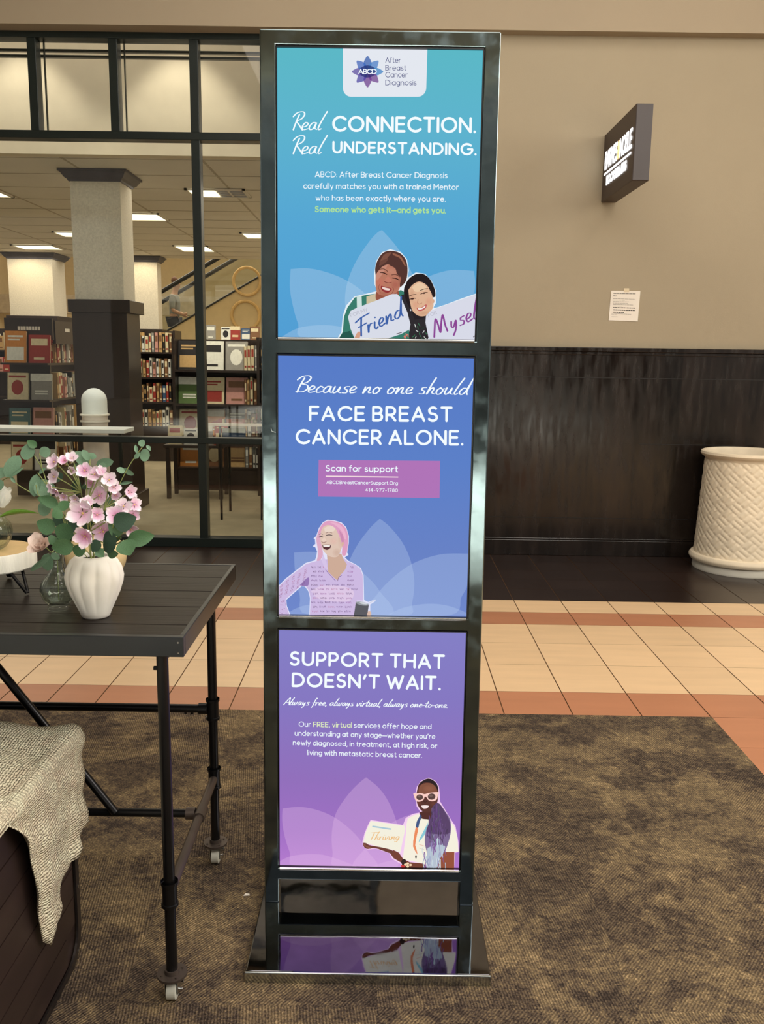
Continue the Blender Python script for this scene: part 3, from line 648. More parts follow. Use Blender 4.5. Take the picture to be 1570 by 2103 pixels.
# ------------------------------------------------------------------ lettering drawn as rounded strokes
def _arc(cx,cy,rx,ry,a0,a1,n=None):
    n=n or max(3,int(abs(a1-a0)/26)+1)
    return [(cx+rx*cos(radians(a0+(a1-a0)*i/n)), cy+ry*sin(radians(a0+(a1-a0)*i/n))) for i in range(n+1)]
def _L(*a): return [(a[i],a[i+1]) for i in range(0,len(a),2)]
A_=_arc
G={
'A':(.80,[_L(0,0,.40,1,.80,0),_L(.13,.31,.67,.31)]),
'B':(.60,[_L(0,0,0,1,.3,1)+A_(.32,.76,.24,.24,90,-90)+_L(0,.52),_L(0,.52,.34,.52)+A_(.34,.26,.26,.26,90,-90)+_L(0,0)]),
'C':(.86,[A_(.5,.5,.5,.5,42,318)]),
'D':(.80,[_L(0,0,0,1,.3,1)+A_(.3,.5,.5,.5,90,-90)+_L(0,0)]),
'E':(.56,[_L(.56,1,0,1,0,0,.56,0),_L(0,.52,.5,.52)]),
'F':(.54,[_L(.54,1,0,1,0,0),_L(0,.5,.47,.5)]),
'G':(.96,[A_(.5,.5,.5,.5,45,352)+_L(.98,.5,.6,.5)]),
'H':(.74,[_L(0,0,0,1),_L(.74,0,.74,1),_L(0,.51,.74,.51)]),
'I':(0,[_L(0,0,0,1)]),
'J':(.45,[_L(.45,1,.45,.22)+A_(.22,.22,.22,.22,0,-180)]),
'K':(.62,[_L(0,0,0,1),_L(.6,1,0,.42),_L(.2,.58,.62,0)]),
'L':(.52,[_L(0,1,0,0,.52,0)]),
'M':(.88,[_L(0,0,0,1,.44,.34,.88,1,.88,0)]),
'N':(.76,[_L(0,0,0,1,.76,0,.76,1)]),
'O':(1.0,[A_(.5,.5,.5,.5,0,360,18)]),
'P':(.58,[_L(0,0,0,1,.3,1)+A_(.3,.7,.28,.3,90,-90)+_L(0,.4)]),
'Q':(1.0,[A_(.5,.5,.5,.5,0,360,18),_L(.6,.3,.95,-.02)]),
'R':(.60,[_L(0,0,0,1,.3,1)+A_(.3,.71,.28,.29,90,-90)+_L(0,.42),_L(.3,.42,.6,0)]),
'S':(.58,[A_(.3,.76,.26,.25,40,240,8)+A_(.28,.26,.29,.26,75,-150,9)]),
'T':(.68,[_L(0,1,.68,1),_L(.34,1,.34,0)]),
'U':(.72,[_L(0,1,0,.36)+A_(.36,.36,.36,.36,180,360)+_L(.72,1)]),
'V':(.76,[_L(0,1,.38,0,.76,1)]),
'W':(1.14,[_L(0,1,.29,0,.57,.86,.85,0,1.14,1)]),
'X':(.66,[_L(0,0,.66,1),_L(0,1,.66,0)]),
'Y':(.70,[_L(0,1,.35,.45,.70,1),_L(.35,.45,.35,0)]),
'Z':(.62,[_L(0,1,.62,1,0,0,.62,0)]),
'a':(.62,[A_(.31,.35,.31,.34,0,360,14),_L(.62,.70,.62,0)]),
'b':(.62,[_L(0,1.06,0,0),A_(.31,.35,.31,.34,0,360,14)]),
'c':(.52,[A_(.32,.35,.32,.34,48,312)]),
'd':(.62,[A_(.31,.35,.31,.34,0,360,14),_L(.62,1.06,.62,0)]),
'e':(.62,[_L(.0,.37,.62,.37)+A_(.31,.35,.31,.34,3,315,14)]),
'f':(.34,[_L(.12,0,.12,.82)+A_(.34,.84,.22,.2,180,90),_L(0,.68,.32,.68)]),
'g':(.62,[A_(.31,.35,.31,.34,0,360,14),_L(.62,.70,.62,-.02)+A_(.32,-.02,.30,.26,0,-145)]),
'h':(.54,[_L(0,1.06,0,0),A_(.27,.41,.27,.28,180,0)+_L(.54,0)]),
'i':(0,[_L(0,.68,0,0),_L(0,.93,0,.95)]),
'j':(.1,[_L(.1,.68,.1,-.1,0,-.26),_L(.1,.93,.1,.95)]),
'k':(.46,[_L(0,1.06,0,0),_L(.44,.68,0,.28),_L(.15,.4,.46,0)]),
'l':(0,[_L(0,1.06,0,0)]),
'm':(.88,[_L(0,.69,0,0),A_(.22,.45,.22,.24,180,0)+_L(.44,0),A_(.66,.45,.22,.24,180,0)+_L(.88,0)]),
'n':(.54,[_L(0,.69,0,0),A_(.27,.41,.27,.28,180,0)+_L(.54,0)]),
'o':(.64,[A_(.32,.35,.32,.34,0,360,14)]),
'p':(.62,[_L(0,.69,0,-.3),A_(.31,.35,.31,.34,0,360,14)]),
'q':(.62,[_L(.62,.69,.62,-.3),A_(.31,.35,.31,.34,0,360,14)]),
'r':(.34,[_L(0,.69,0,0),A_(.3,.37,.3,.31,180,80)]),
's':(.42,[A_(.21,.52,.19,.17,35,230,7)+A_(.21,.18,.2,.18,80,-145,7)]),
't':(.34,[_L(.12,.92,.12,.18)+A_(.28,.18,.16,.17,180,290),_L(0,.68,.32,.68)]),
'u':(.54,[_L(0,.69,0,.27)+A_(.27,.27,.27,.27,180,360)+_L(.54,.69),_L(.54,.3,.54,0)]),
'v':(.54,[_L(0,.69,.27,0,.54,.69)]),
'w':(.82,[_L(0,.69,.21,0,.41,.6,.61,0,.82,.69)]),
'x':(.5,[_L(0,0,.5,.69),_L(0,.69,.5,0)]),
'y':(.54,[_L(0,.69,.28,.03),_L(.54,.69,.16,-.27)]),
'z':(.46,[_L(0,.69,.46,.69,0,0,.46,0)]),
'0':(.64,[A_(.32,.5,.32,.5,0,360,16)]),
'1':(.22,[_L(0,.84,.22,1,.22,0)]),
'4':(.66,[_L(.46,0,.46,1,0,.26,.66,.26)]),
'7':(.56,[_L(0,1,.56,1,.16,0)]),
'8':(.56,[A_(.28,.75,.22,.24,-90,270,12)+A_(.28,.26,.28,.26,90,450,12)]),
'9':(.60,[A_(.3,.68,.3,.31,0,360,14),_L(.6,.68,.34,0)]),
'.':(.0,[_L(0,0,0,.02)]), ',':(.06,[_L(.06,.03,0,-.16)]), ':':(.0,[_L(0,.05,0,.07),_L(0,.55,0,.57)]),
'-':(.34,[_L(0,.36,.34,.36)]), '~':(.78,[_L(-.08,.36,.86,.36)]), "'":(.1,[_L(.1,1,0,.74)]),
'&':(.7,[_L(.7,0,.18,.72)+A_(.34,.8,.2,.19,200,-20,7)+_L(.1,.4)+A_(.26,.24,.24,.24,150,330,7)+_L(.7,.5)]),
}
def _cr(pts,n=5):
    P=[pts[0]]+list(pts)+[pts[-1]]; o=[]
    for i in range(1,len(P)-2):
        for k in range(n):
            t=k/n; a,b,c,d=P[i-1],P[i],P[i+1],P[i+2]
            o.append(tuple(.5*((2*b[j])+(-a[j]+c[j])*t+(2*a[j]-5*b[j]+4*c[j]-d[j])*t*t+(-a[j]+3*b[j]-3*c[j]+d[j])*t**3) for j in (0,1)))
    o.append(pts[-1]); return o
S={ # brush script: x-height .42
'R':(.55,[_L(.16,.02,.24,.5,.34,.92),_L(.02,.78,.2,1.0,.5,1.06,.62,.9,.5,.66,.26,.52,.4,.34,.66,.0)]),
'B':(.62,[_L(.14,.02,.22,.5,.34,.94),_L(.0,.8,.2,1.02,.52,1.08,.66,.92,.52,.66,.28,.56,.56,.48,.62,.26,.42,.06,.08,.06)]),
'A':(.62,[_L(.0,.0,.3,.6,.56,1.0,.56,.5,.62,.0),_L(.14,.34,.66,.38)]),
'F':(.55,[_L(.2,.0,.3,.5,.4,.92),_L(.05,.82,.4,.94,.85,.98),_L(.16,.5,.62,.54)]),
'M':(.9,[_L(.05,.1,.02,.0,.12,.4,.26,.9,.34,.5,.38,.1,.52,.6,.66,.95,.68,.4,.74,.0)]),
'T':(.5,[_L(.2,.0,.3,.5,.38,.95),_L(.0,.92,.4,.96,.8,.98)]),
'a':(.46,[_L(.40,.40,.20,.42,.04,.2,.10,.02,.26,.08,.38,.4,.34,.12,.46,.02)]),
'b':(.4,[_L(.1,1,.04,.1,.2,.0,.36,.2,.2,.36)]),
'c':(.36,[_L(.36,.34,.22,.42,.06,.2,.12,.02,.36,.08)]),
'd':(.5,[_L(.38,.38,.2,.4,.04,.16,.14,.0,.32,.14,.46,.6,.58,1.05),_L(.5,.7,.4,.2,.46,.0)]),
'e':(.38,[_L(.06,.18,.24,.22,.34,.36,.2,.44,.06,.24,.12,.02,.38,.08)]),
'f':(.34,[_L(.44,.92,.36,1.0,.24,.6,.12,-.1,.0,-.3),_L(.0,.34,.4,.4)]),
'g':(.46,[_L(.38,.4,.2,.42,.04,.2,.12,.04,.28,.12,.38,.4,.28,-.1,.1,-.3,.0,-.2)]),
'h':(.46,[_L(.34,1.05,.2,.6,.06,.0,.18,.3,.32,.42,.36,.3,.3,.1,.44,.02)]),
'i':(.22,[_L(.1,.4,.04,.1,.12,.0,.22,.08),_L(.16,.6,.17,.63)]),
'l':(.24,[_L(.38,1.05,.2,.6,.06,.14,.1,.0,.22,.06)]),
'n':(.46,[_L(.1,.42,.04,.0,.18,.3,.32,.42,.34,.28,.3,.06,.44,.04)]),
'o':(.42,[_L(.22,.42,.06,.24,.08,.02,.24,.02,.36,.24,.22,.42,.3,.34,.44,.36)]),
'r':(.34,[_L(.1,.42,.04,.0,.12,.28,.24,.4,.36,.38)]),
's':(.34,[_L(.34,.42,.16,.4,.12,.28,.28,.18,.24,.02,.04,.02)]),
't':(.3,[_L(.26,.8,.12,.3,.1,.02,.28,.06),_L(.0,.5,.36,.54)]),
'u':(.46,[_L(.1,.42,.04,.12,.1,.0,.24,.1,.36,.4,.32,.08,.44,.02)]),
'v':(.4,[_L(.08,.42,.08,.0,.26,.18,.36,.42,.42,.4)]),
'w':(.6,[_L(.08,.42,.06,.04,.2,.06,.3,.36,.28,.04,.42,.06,.54,.4,.6,.4)]),
'y':(.44,[_L(.1,.42,.06,.16,.16,.08,.34,.38,.26,-.06,.08,-.34)]),
'm':(.7,[_L(.1,.42,.04,.0,.16,.3,.28,.42,.28,.0,.4,.3,.52,.42,.54,.1,.68,.02)]),
'.':(.1,[_L(.05,.0,.06,.03)]), ',':(.12,[_L(.08,.04,.02,-.14)]), '-':(.3,[_L(.02,.22,.28,.24)]), ' ':(.34,[]),
}
class Art:
    """flat artwork printed on a lit panel; coordinates are measured on the photograph and carried onto the panel plane"""
    def __init__(s, tomap): s.map=tomap; s.v=[]; s.f=[]; s.m=[]; s.keys=[]; s.o=(0,0); s.k=1; s.z=0
    def frame(s,ox,oy,k): s.o=(ox,oy); s.k=k
    def mi(s,key):
        if key not in s.keys: s.keys.append(key)
        return s.keys.index(key)
    def P(s,p,lay): return s.map(s.o[0]+p[0]*s.k, s.o[1]+p[1]*s.k, lay)
    def soft(s,c,rx,ry,rot,col,lay,al=.16,n=4):
        for i in range(n): s.oval(c,rx*(1-.22*i),ry*(1-.22*i),rot,tuple(col)+(al,),lay+i*.02,16)
    def poly(s,pts,key,lay,smooth=True,n=5):
        if not smooth and len(key)>3 and lay<4:      # petals: curved sides, sharp tip
            tip=pts[0]; rest=[p for p in pts[1:]]
            pts=[tip,tip]+rest; smooth=True
        if smooth: q=_cr(list(pts)+[pts[0]],n)[:-1]
        else: q=list(pts)
        b=len(s.v); s.v+=[s.P(p,lay) for p in q]; s.f.append(list(range(b,b+len(q)))); s.m.append(s.mi(key))
    def oval(s,c,rx,ry,rot,key,lay,n=20):
        a=radians(rot); s.poly([(c[0]+rx*cos(t)*cos(a)-ry*sin(t)*sin(a), c[1]+rx*cos(t)*sin(a)+ry*sin(t)*cos(a)) for t in [2*pi*i/n for i in range(n)]],key,lay,False)
    def stroke(s,pts,w,key,lay,pen=False,smooth=False,caps=True):
        if smooth: pts=_cr(pts,5)
        mi=s.mi(key)
        for i in range(len(pts)-1):
            (x0,y0),(x1,y1)=pts[i],pts[i+1]; d=math.hypot(x1-x0,y1-y0)
            if d<1e-6: continue
            ww=w/2*((.42+.62*abs((y1-y0)/d)) if pen else 1)
            nx,ny=-(y1-y0)/d*ww,(x1-x0)/d*ww
            b=len(s.v); s.v+=[s.P(p,lay) for p in ((x0+nx,y0+ny),(x1+nx,y1+ny),(x1-nx,y1-ny),(x0-nx,y0-ny))]; s.f.append([b,b+1,b+2,b+3]); s.m.append(mi)
        if caps:
            for i,(x,y) in enumerate(pts):
                if pen and 0<i<len(pts)-1 and i%2: continue
                r=w/2*(.62 if pen else 1); b=len(s.v); s.v+=[s.P((x+r*cos(2*pi*k/8),y+r*sin(2*pi*k/8)),lay) for k in range(8)]; s.f.append(list(range(b,b+8))); s.m.append(mi)
    def text(s,txt,p0,p1,cap,wt,key,lay,font='sans',gap=.20,keys=None):
        """baseline runs p0 -> p1; cap = capital height, wt = stroke weight, all in frame units"""
        F=G if font=='sans' else S
        x=0; out=[]
        for i,ch in enumerate(txt):
            if ch==' ': x+=.34 if font=='sans' else .30; continue
            if ch not in F: continue
            adv,st=F[ch]; out.append((x,st,i)); x+=adv+(gap if font=='sans' else .015)
        tot=x-(gap if font=='sans' else 0)
        dx,dy=p1[0]-p0[0],p1[1]-p0[1]; L=math.hypot(dx,dy); ux,uy=dx/L,dy/L; sx=L/tot
        vx,vy=uy*cap,-ux*cap
        sl=.20 if font!='sans' else 0
        for (ox,st,i) in out:
            kk=key
            if keys:
                for (a,b,kc) in keys:
                    if a<=i<b: kk=kc
            for pl in st:
                if font!='sans' and len(pl)>2: pl=_cr(pl,4)
                s.stroke([(p0[0]+ux*(ox+px+sl*py)*sx+vx*py, p0[1]+uy*(ox+px+sl*py)*sx+vy*py) for px,py in pl],wt,kk,lay,pen=(font!='sans'))
    def build(s,name,parent):
        me=bpy.data.meshes.new(name); off=wloc(parent); me.from_pydata([tuple(v-off) for v in s.v],[],s.f)
        for k in s.keys: me.materials.append(INK(k))
        for i,p in enumerate(me.polygons): p.material_index=s.m[i]
        o=bpy.data.objects.new(name,me); COL.objects.link(o); o.parent=parent; return o
_ink={}
def INK(k):
    if k not in _ink:
        _ink[k]=emis('print_%d_%d_%d'%k[:3],k[:3],1.0,k[3] if len(k)>3 else None)
    return _ink[k]
# ------------------------------------------------------------------ the poster stand
TK=.0262; Y0=2.24
def splane(x,y,off=0):
    d=ray(x,y); t=(Y0-off+TK*(EYE-.03))/(d.y-TK*d.z); return Vector((d.x*t,d.y*t,EYE+d.z*t))
def SP(u,z,off=0): return Vector((u, Y0+TK*(z-.03)-off, z))
stand=thing('poster_stand','tall black chrome display stand with three lit posters stacked one above another','display stand',(-.026,2.24,0))
UC=-.027
def plate(xs,zs,holes,depth,front):
    m=MB(); idx={}
    for j,z in enumerate(zs):
        for i,x in enumerate(xs):
            for k,o in enumerate((front,front-depth)): idx[i,j,k]=len(m.v); m.v.append(SP(x,z,o))
    nx,nz=len(xs)-1,len(zs)-1
    solid=lambda i,j: 0<=i<nx and 0<=j<nz and (i,j) not in holes
    def q(a,b,c,d): m.f.append([a,b,c,d]); m.m.append(0)
    for i in range(nx):
        for j in range(nz):
            if not solid(i,j): continue
            q(idx[i,j,0],idx[i+1,j,0],idx[i+1,j+1,0],idx[i,j+1,0]); q(idx[i,j,1],idx[i,j+1,1],idx[i+1,j+1,1],idx[i+1,j,1])
            if not solid(i-1,j): q(idx[i,j,0],idx[i,j+1,0],idx[i,j+1,1],idx[i,j,1])
            if not solid(i+1,j): q(idx[i+1,j,0],idx[i+1,j,1],idx[i+1,j+1,1],idx[i+1,j+1,0])
            if not solid(i,j-1): q(idx[i,j,0],idx[i,j,1],idx[i+1,j,1],idx[i+1,j,0])
            if not solid(i,j+1): q(idx[i,j+1,0],idx[i+1,j+1,0],idx[i+1,j+1,1],idx[i,j+1,1])
    return m
HW=.254
fx=[-.320,UC-HW,UC+HW,.266]
fz=[.031,.034,.100,.135,.826,.8595,1.550,1.5885,2.289,2.325]
fp=plate(fx,fz,{(1,0),(1,1),(1,3),(1,5),(1,7)},.055,.0)
fr=fp.build('frame',M['chrome'],stand,bevel=.0075,seg=3)
bk=MB(); 
vs=[SP(x,z,o) for o in (-.055,-.075) for z in (.128,2.322) for x in (-.312,.258)]
bk.add(vs,[(0,1,3,2),(4,6,7,5),(0,4,5,1),(2,3,7,6),(0,2,6,4),(1,5,7,3)]); bk.build('back_panel',M['blackgloss'],stand)
rails=MB()
for z in (.1345,.8585,1.5875):
    rails.tube([SP(UC-HW+.004,z,.001),SP(UC+HW-.004,z,.001)],.0042,10)
rails.build('retaining_strip',chrome_mat('bright_chrome',(225,228,228),.1,.05),stand)
b=MB(); b.add([(-.331,1.957,0),(.283,1.957,0),(.283,2.54,0),(-.331,2.54,0),(-.331,1.957,.031),(.283,1.957,.031),(.283,2.54,.031),(-.331,2.54,.031)],[(0,3,2,1),(4,5,6,7),(0,1,5,4),(1,2,6,5),(2,3,7,6),(3,0,4,7)])
b.build('base',chrome_mat('black_mirror_base',(112,112,118),.035,.05),stand,bevel=.004,seg=3)
b=MB(); b.box(-.332,.284,1.951,1.958,.002,.0325); b.build('base_front_edge',chrome_mat('edge_chrome',(190,196,196),.14,.1),stand,bevel=.0025)
def grad(name,stops,z0,z1):
    m=bpy.data.materials.new(name); m.use_nodes=True; nt=m.node_tree; nt.nodes.clear(); N=nt.nodes; K=nt.links
    o=N.new('ShaderNodeOutputMaterial'); e=N.new('ShaderNodeEmission'); K.new(e.outputs[0],o.inputs[0])
    tc=N.new('ShaderNodeTexCoord'); sx=N.new('ShaderNodeSeparateXYZ'); K.new(tc.outputs['Object'],sx.inputs[0])
    mr=N.new('ShaderNodeMapRange'); mr.inputs[1].default_value=z1; mr.inputs[2].default_value=z0; K.new(sx.outputs[2],mr.inputs[0])
    cr=N.new('ShaderNodeValToRGB'); el=cr.color_ramp.elements; K.new(mr.outputs[0],cr.inputs[0]); K.new(cr.outputs[0],e.inputs[0])
    el[0].position=0; el[0].color=lin(stops[0][1])+(1,); el[1].position=1; el[1].color=lin(stops[-1][1])+(1,)
    for p,c in stops[1:-1]: q=el.new(p); q.color=lin(c)+(1,)
    return m
ZS=[(1.5895,2.288),(.8605,1.549),(.136,.825)]
STOPS=[[(0,(92,184,198)),(.25,(94,180,206)),(.6,(86,166,212)),(1,(82,158,212))],
       [(0,(88,124,200)),(.4,(92,128,200)),(.75,(104,130,198)),(1,(112,136,204))],
       [(0,(132,128,198)),(.3,(134,120,194)),(.62,(146,112,188)),(.85,(160,112,196)),(1,(182,124,208))]]
NAMES=['teal and sky blue lit poster','royal blue lit poster','purple lit poster']
REC=-.008
SC=[]
for i in range(3):
    z0,z1=ZS[i]
    m=MB(); m.add([SP(UC-HW,z0,REC),SP(UC+HW,z0,REC),SP(UC+HW,z1,REC),SP(UC-HW,z1,REC)],[(0,1,2,3)])
    s_=m.build('lit_poster',grad('poster_print_%d'%i,STOPS[i],z0,z1),stand); s_['label']=NAMES[i]; SC.append(s_)
    e=MB(); t=.003
    for (a,b_,c,d) in ((UC-HW,UC-HW+t,z0,z1),(UC+HW-t,UC+HW,z0,z1),(UC-HW,UC+HW,z0,z0+t),(UC-HW,UC+HW,z1-t*1.2,z1)):
        e.add([SP(x,z,o) for o in (REC+.0075,REC+.0002) for z in (c,d) for x in (a,b_)],[(0,1,3,2),(4,6,7,5),(0,4,5,1),(2,3,7,6),(0,2,6,4),(1,5,7,3)])
    e.build('bezel',M['bezel'],SC[i])
def tomap(i):
    z0,z1=ZS[i]
    def f(x,y,lay):
        o=REC+.0004+lay*.00022; p=splane(x,y,o)
        zz=min(max(p.z,z0+.003),z1-.003); xx=min(max(p.x,UC-HW+.003),UC+HW-.003)
        return SP(xx,zz,o)
    return f
WHT=(244,252,255); WHS=(236,246,252)
# --- top poster
a=Art(tomap(0)); a.frame(530,440,520/1570)
PT=(200,225,245,.22)
a.poly([(770,98),(860,200),(940,330),(985,480),(990,640),(960,772),(600,772),(560,660),(540,540),(556,420),(610,290),(690,170),(740,115)],PT,0,smooth=False)
a.poly([(203,340),(300,335),(400,352),(520,395),(640,470),(760,590),(840,700),(880,772),(305,772),(250,680),(215,560),(198,450)],PT,1,smooth=False)
a.poly([(1340,352),(1200,346),(1060,385),(930,450),(800,560),(700,690),(670,772),(1200,772),(1290,660),(1335,520),(1348,430)],PT,2,smooth=False)
a.poly([(130,772),(250,706),(400,688),(540,705),(680,772)],PT,3,smooth=False)
a.build('petal_motif',SC[0])
a=Art(tomap(0)); a.frame(700,95,180/1570)
Wp=(228,232,240)
pts=[(48,0),(48,700)]+[(48+160*(1-cos(t)),745+160*sin(t)) for t in [radians(10*k) for k in range(0,10)]]
pts=[(40,14),(40,730)]+[(190-150*cos(radians(k*10)),740+165*sin(radians(k*10))) for k in range(1,10)]+[(1380+155*sin(radians(k*10)),740+165*cos(radians(k*10))) for k in range(0,10)]+[(1556,14)]
a.poly(pts,Wp,1,smooth=False)
cx,cy=483,455
PC={90:(44,98,176),45:(78,134,202),0:(66,140,200),-45:(120,66,148),-90:(118,60,148),-135:(84,74,168),180:(98,80,164),135:(64,108,190)}
for kk,(ang,c) in enumerate(PC.items()):
    L=282 if ang%90==0 else 275; w=72; ca,sa=cos(radians(ang)),-sin(radians(ang))
    lens=[(0,0),(L*.3,-w*.8),(L*.55,-w),(L*.8,-w*.62),(L,0),(L*.8,w*.62),(L*.55,w),(L*.3,w*.8)]
    a.poly([(cx+x*ca-y*sa, cy+x*sa+y*ca) for x,y in lens],c+(.86,),2+kk*.5)
a.oval((483,452),150,110,0,(34,44,112,.8),6.6)
a.build('logo_badge',SC[0])
a=Art(tomap(0)); a.frame(700,95,180/1570)
a.text('ABCD',(325,492),(640,492),80,17,(240,246,255),8,gap=.16)
NV=(96,100,140)
for t,y,x1 in (('After',292,1075),('Breast',430,1172),('Cancer',555,1198),('Diagnosis',695,1355)):
    a.text(t,(806,y),(x1,y),88,11,NV,3,gap=.22)
a.build('badge_lettering',SC[0])
a=Art(tomap(0)); a.frame(530,40,520/1570)
a.text('CONNECTION.',(468,688),(1345,698),84,16,WHT,2,gap=.30)
a.text('UNDERSTANDING.',(468,824),(1350,837),64,13.5,WHT,2,gap=.32)
a.text('Real',(200,688),(395,684),108,9,WHT,2,'script'); a.text('Real',(200,836),(395,832),108,9,WHT,2,'script')
a.text('ABCD: After Breast Cancer Diagnosis',(356,976),(1174,983),32,4.9,WHS,2,gap=.26)
a.text('carefully matches you with a trained Mentor',(284,1048),(1244,1055),32,4.9,WHS,2,gap=.26)
a.text('who has been exactly where you are.',(360,1122),(1162,1129),32,4.9,WHS,2,gap=.26)
a.text('Someone who gets it~and gets you.',(356,1192),(1164,1200),32,7,(176,226,150),2,gap=.27)
a.build('lettering',SC[0])
# portraits on the top poster
a=Art(tomap(0)); a.frame(690,500,300/1570)
W_=(232,240,246)
a.poly([(22,1040),(60,950),(75,780),(110,670),(200,570),(330,540),(430,515),(440,500),(418,440),(412,330),(435,190),(495,95),(585,62),(700,92),(765,170),(785,290),(772,370),(860,312),(960,325),(1030,400),(1075,500),(1078,640),(1050,690),(1080,690),(1200,650),(1330,600),(1600,540),(1600,1040)],W_,4,smooth=False)
a.poly([(38,1040),(75,950),(88,790),(125,690),(205,580),(330,552),(430,540),(470,590),(700,500),(735,520),(800,1040)],(58,124,108),5,smooth=False)
a.poly([(38,1040),(75,960),(150,940),(200,1040)],(38,88,78),5.4,smooth=False)
a.poly([(225,565),(278,565),(282,700),(228,700)],(206,226,222),5.5,smooth=False)
a.poly([(330,570),(430,540),(440,620),(520,640),(600,560),(640,560),(560,700),(330,700)],(206,190,158),5.5,smooth=False)
a.poly([(432,520),(650,500),(670,560),(560,600),(440,610)],(150,84,66),5.8)
SK=(184,120,98); 
a.poly([(428,340),(440,250),(520,200),(640,210),(740,290),(745,380),(700,450),(660,520),(560,560),(460,545),(430,470)],SK,6)
a.poly([(436,300),(500,240),(560,220),(520,300),(500,330),(440,400)],(198,138,118),6.3)
a.soft((476,425),50,58,10,(206,112,98),6.4,.14); a.soft((640,445),52,58,10,(160,78,70),6.4,.14); a.soft((600,300),70,40,15,(206,148,124),6.4,.12); a.soft((520,540),70,26,10,(150,84,70),6.4,.12); a.soft((700,400),30,80,10,(130,70,60),6.4,.14)
a.poly([(428,340),(425,260),(455,170),(510,100),(590,78),(690,104),(755,180),(772,290),(755,400),(700,465),(690,440),(700,370),(660,330),(640,270),(590,240),(560,225),(500,250),(455,300)],(84,54,48),7)
a.poly([(470,200),(520,120),(600,95),(560,150),(500,230)],(124,82,68),7.3)
a.poly([(610,100),(700,140),(750,230),(740,240),(690,160),(620,125)],(150,98,76),7.4)
a.poly([(480,190),(560,160),(540,200),(470,240)],(108,70,60),7.35)
for (x,y,r) in ((515,318,18),(645,378,18)): a.stroke([(x-36,y-8),(x,y-2),(x+34,y+14)],10,(52,30,28),7.5,smooth=True); a.stroke([(x-44,y-40),(x,y-44),(x+42,y-18)],7,(86,50,42),7.5,smooth=True)
a.poly([(560,350),(590,380),(600,420),(560,430),(520,412),(535,380)],(196,124,104),7.2)
a.stroke([(522,408),(545,420),(572,424),(598,418)],7,(112,54,48),7.6,smooth=True)
a.poly([(486,455),(530,465),(590,480),(600,500),(560,530),(510,515),(486,485)],(146,52,54),7.6); a.poly([(498,466),(540,476),(584,488),(572,505),(530,500),(502,485)],(238,214,206),7.8)
a.stroke([(470,440),(462,480),(480,530)],5,(140,78,66),7.5,smooth=True); a.stroke([(612,470),(622,500),(600,545)],5,(130,66,58),7.5,smooth=True)
# second woman
a.poly([(740,600),(735,480),(790,390),(860,330),(950,335),(1020,400),(1064,500),(1062,570),(1010,600),(960,700),(980,800),(990,1040),(800,1040),(800,800)],(42,36,40),7.0)
a.poly([(700,560),(745,540),(800,700),(850,820),(960,800),(970,1040),(790,1040),(800,870)],(48,44,48),7.1,smooth=False)
a.poly([(780,500),(830,440),(900,410),(980,450),(1030,540),(1050,640),(1040,700),(980,770),(900,780),(830,730),(800,640)],(222,178,146),7.9)
a.poly([(820,470),(900,420),(970,460),(960,500),(860,520)],(234,200,166),8.1)
a.soft((858,660),42,46,0,(214,142,118),8.2,.12); a.soft((1000,625),42,50,0,(214,142,118),8.2,.12); a.soft((820,560),30,80,0,(190,138,110),8.15,.12); a.soft((940,750),80,26,-10,(188,136,108),8.15,.12)
a.poly([(775,560),(790,470),(850,425),(930,400),(985,450),(1010,500),(1064,580),(1066,500),(1010,380),(930,325),(840,340),(770,400),(740,490),(745,580),(790,690),(800,650)],(38,30,32),8.4)
for (x,y) in ((824,596),(950,534)): a.stroke([(x-36,y+10),(x,y-6),(x+36,y-6)],8,(58,38,34),8.6,smooth=True); a.oval((x,y),16,8,-12,(70,44,38),8.7); a.stroke([(x-42,y-28),(x,y-44),(x+40,y-48)],7,(70,48,42),8.6,smooth=True)
a.stroke([(884,600),(880,640),(900,652),(925,640)],6,(176,120,96),8.7,smooth=True)
a.poly([(868,690),(915,690),(972,655),(970,690),(930,722),(885,722)],(186,82,84),8.6); a.poly([(880,696),(920,694),(966,668),(955,690),(920,708),(890,710)],(246,238,232),8.8)
a.oval((1052,620),9,22,0,(214,168,140),8.6); a.oval((806,715),6,10,0,(230,230,230),8.6)
for k in range(16):
    x=random.uniform(840,970); y=random.uniform(860,1025); a.stroke([(x,y),(x+random.uniform(-25,25),y+random.uniform(15,34))],7,random.choice([(220,226,222),(60,120,84),(200,210,200),(36,60,48)]),8.0)
for k in range(8):
    x=random.uniform(690,780); y=random.uniform(960,1025); a.stroke([(x,y),(x+14,y+10)],8,random.choice([(190,60,60),(220,120,110)]),8.0)
# hand-held signs
a.poly([(132,790),(160,725),(230,690),(420,620),(600,545),(660,542),(705,590),(770,740),(803,870),(790,925),(700,975),(560,1040),(200,1040),(160,920)],(216,220,232),9,smooth=False)
a.poly([(965,850),(970,780),(1010,730),(1100,690),(1300,620),(1600,550),(1600,1040),(1000,1040)],(216,218,232),9,smooth=False)
a.poly([(190,1040),(230,960),(262,950),(262,1000),(240,1040)],(212,160,132),9.6)
a.text('Friend',(235,1015),(735,775),190,19,(62,98,168),9.6,'script')
a.text('Mysel',(1055,1010),(1530,800),195,19,(140,70,148),9.6,'script')
a.text('FOR MY',(165,790),(345,728),36,4,(176,176,190),9.6); a.text('FOR',(1000,790),(1088,758),34,4,(176,176,190),9.6)
a.stroke([(655,972),(708,956)],9,(110,104,112),9.6); a.stroke([(1480,1004),(1515,996)],9,(110,104,112),9.6)
a.build('portrait_print',SC[0])
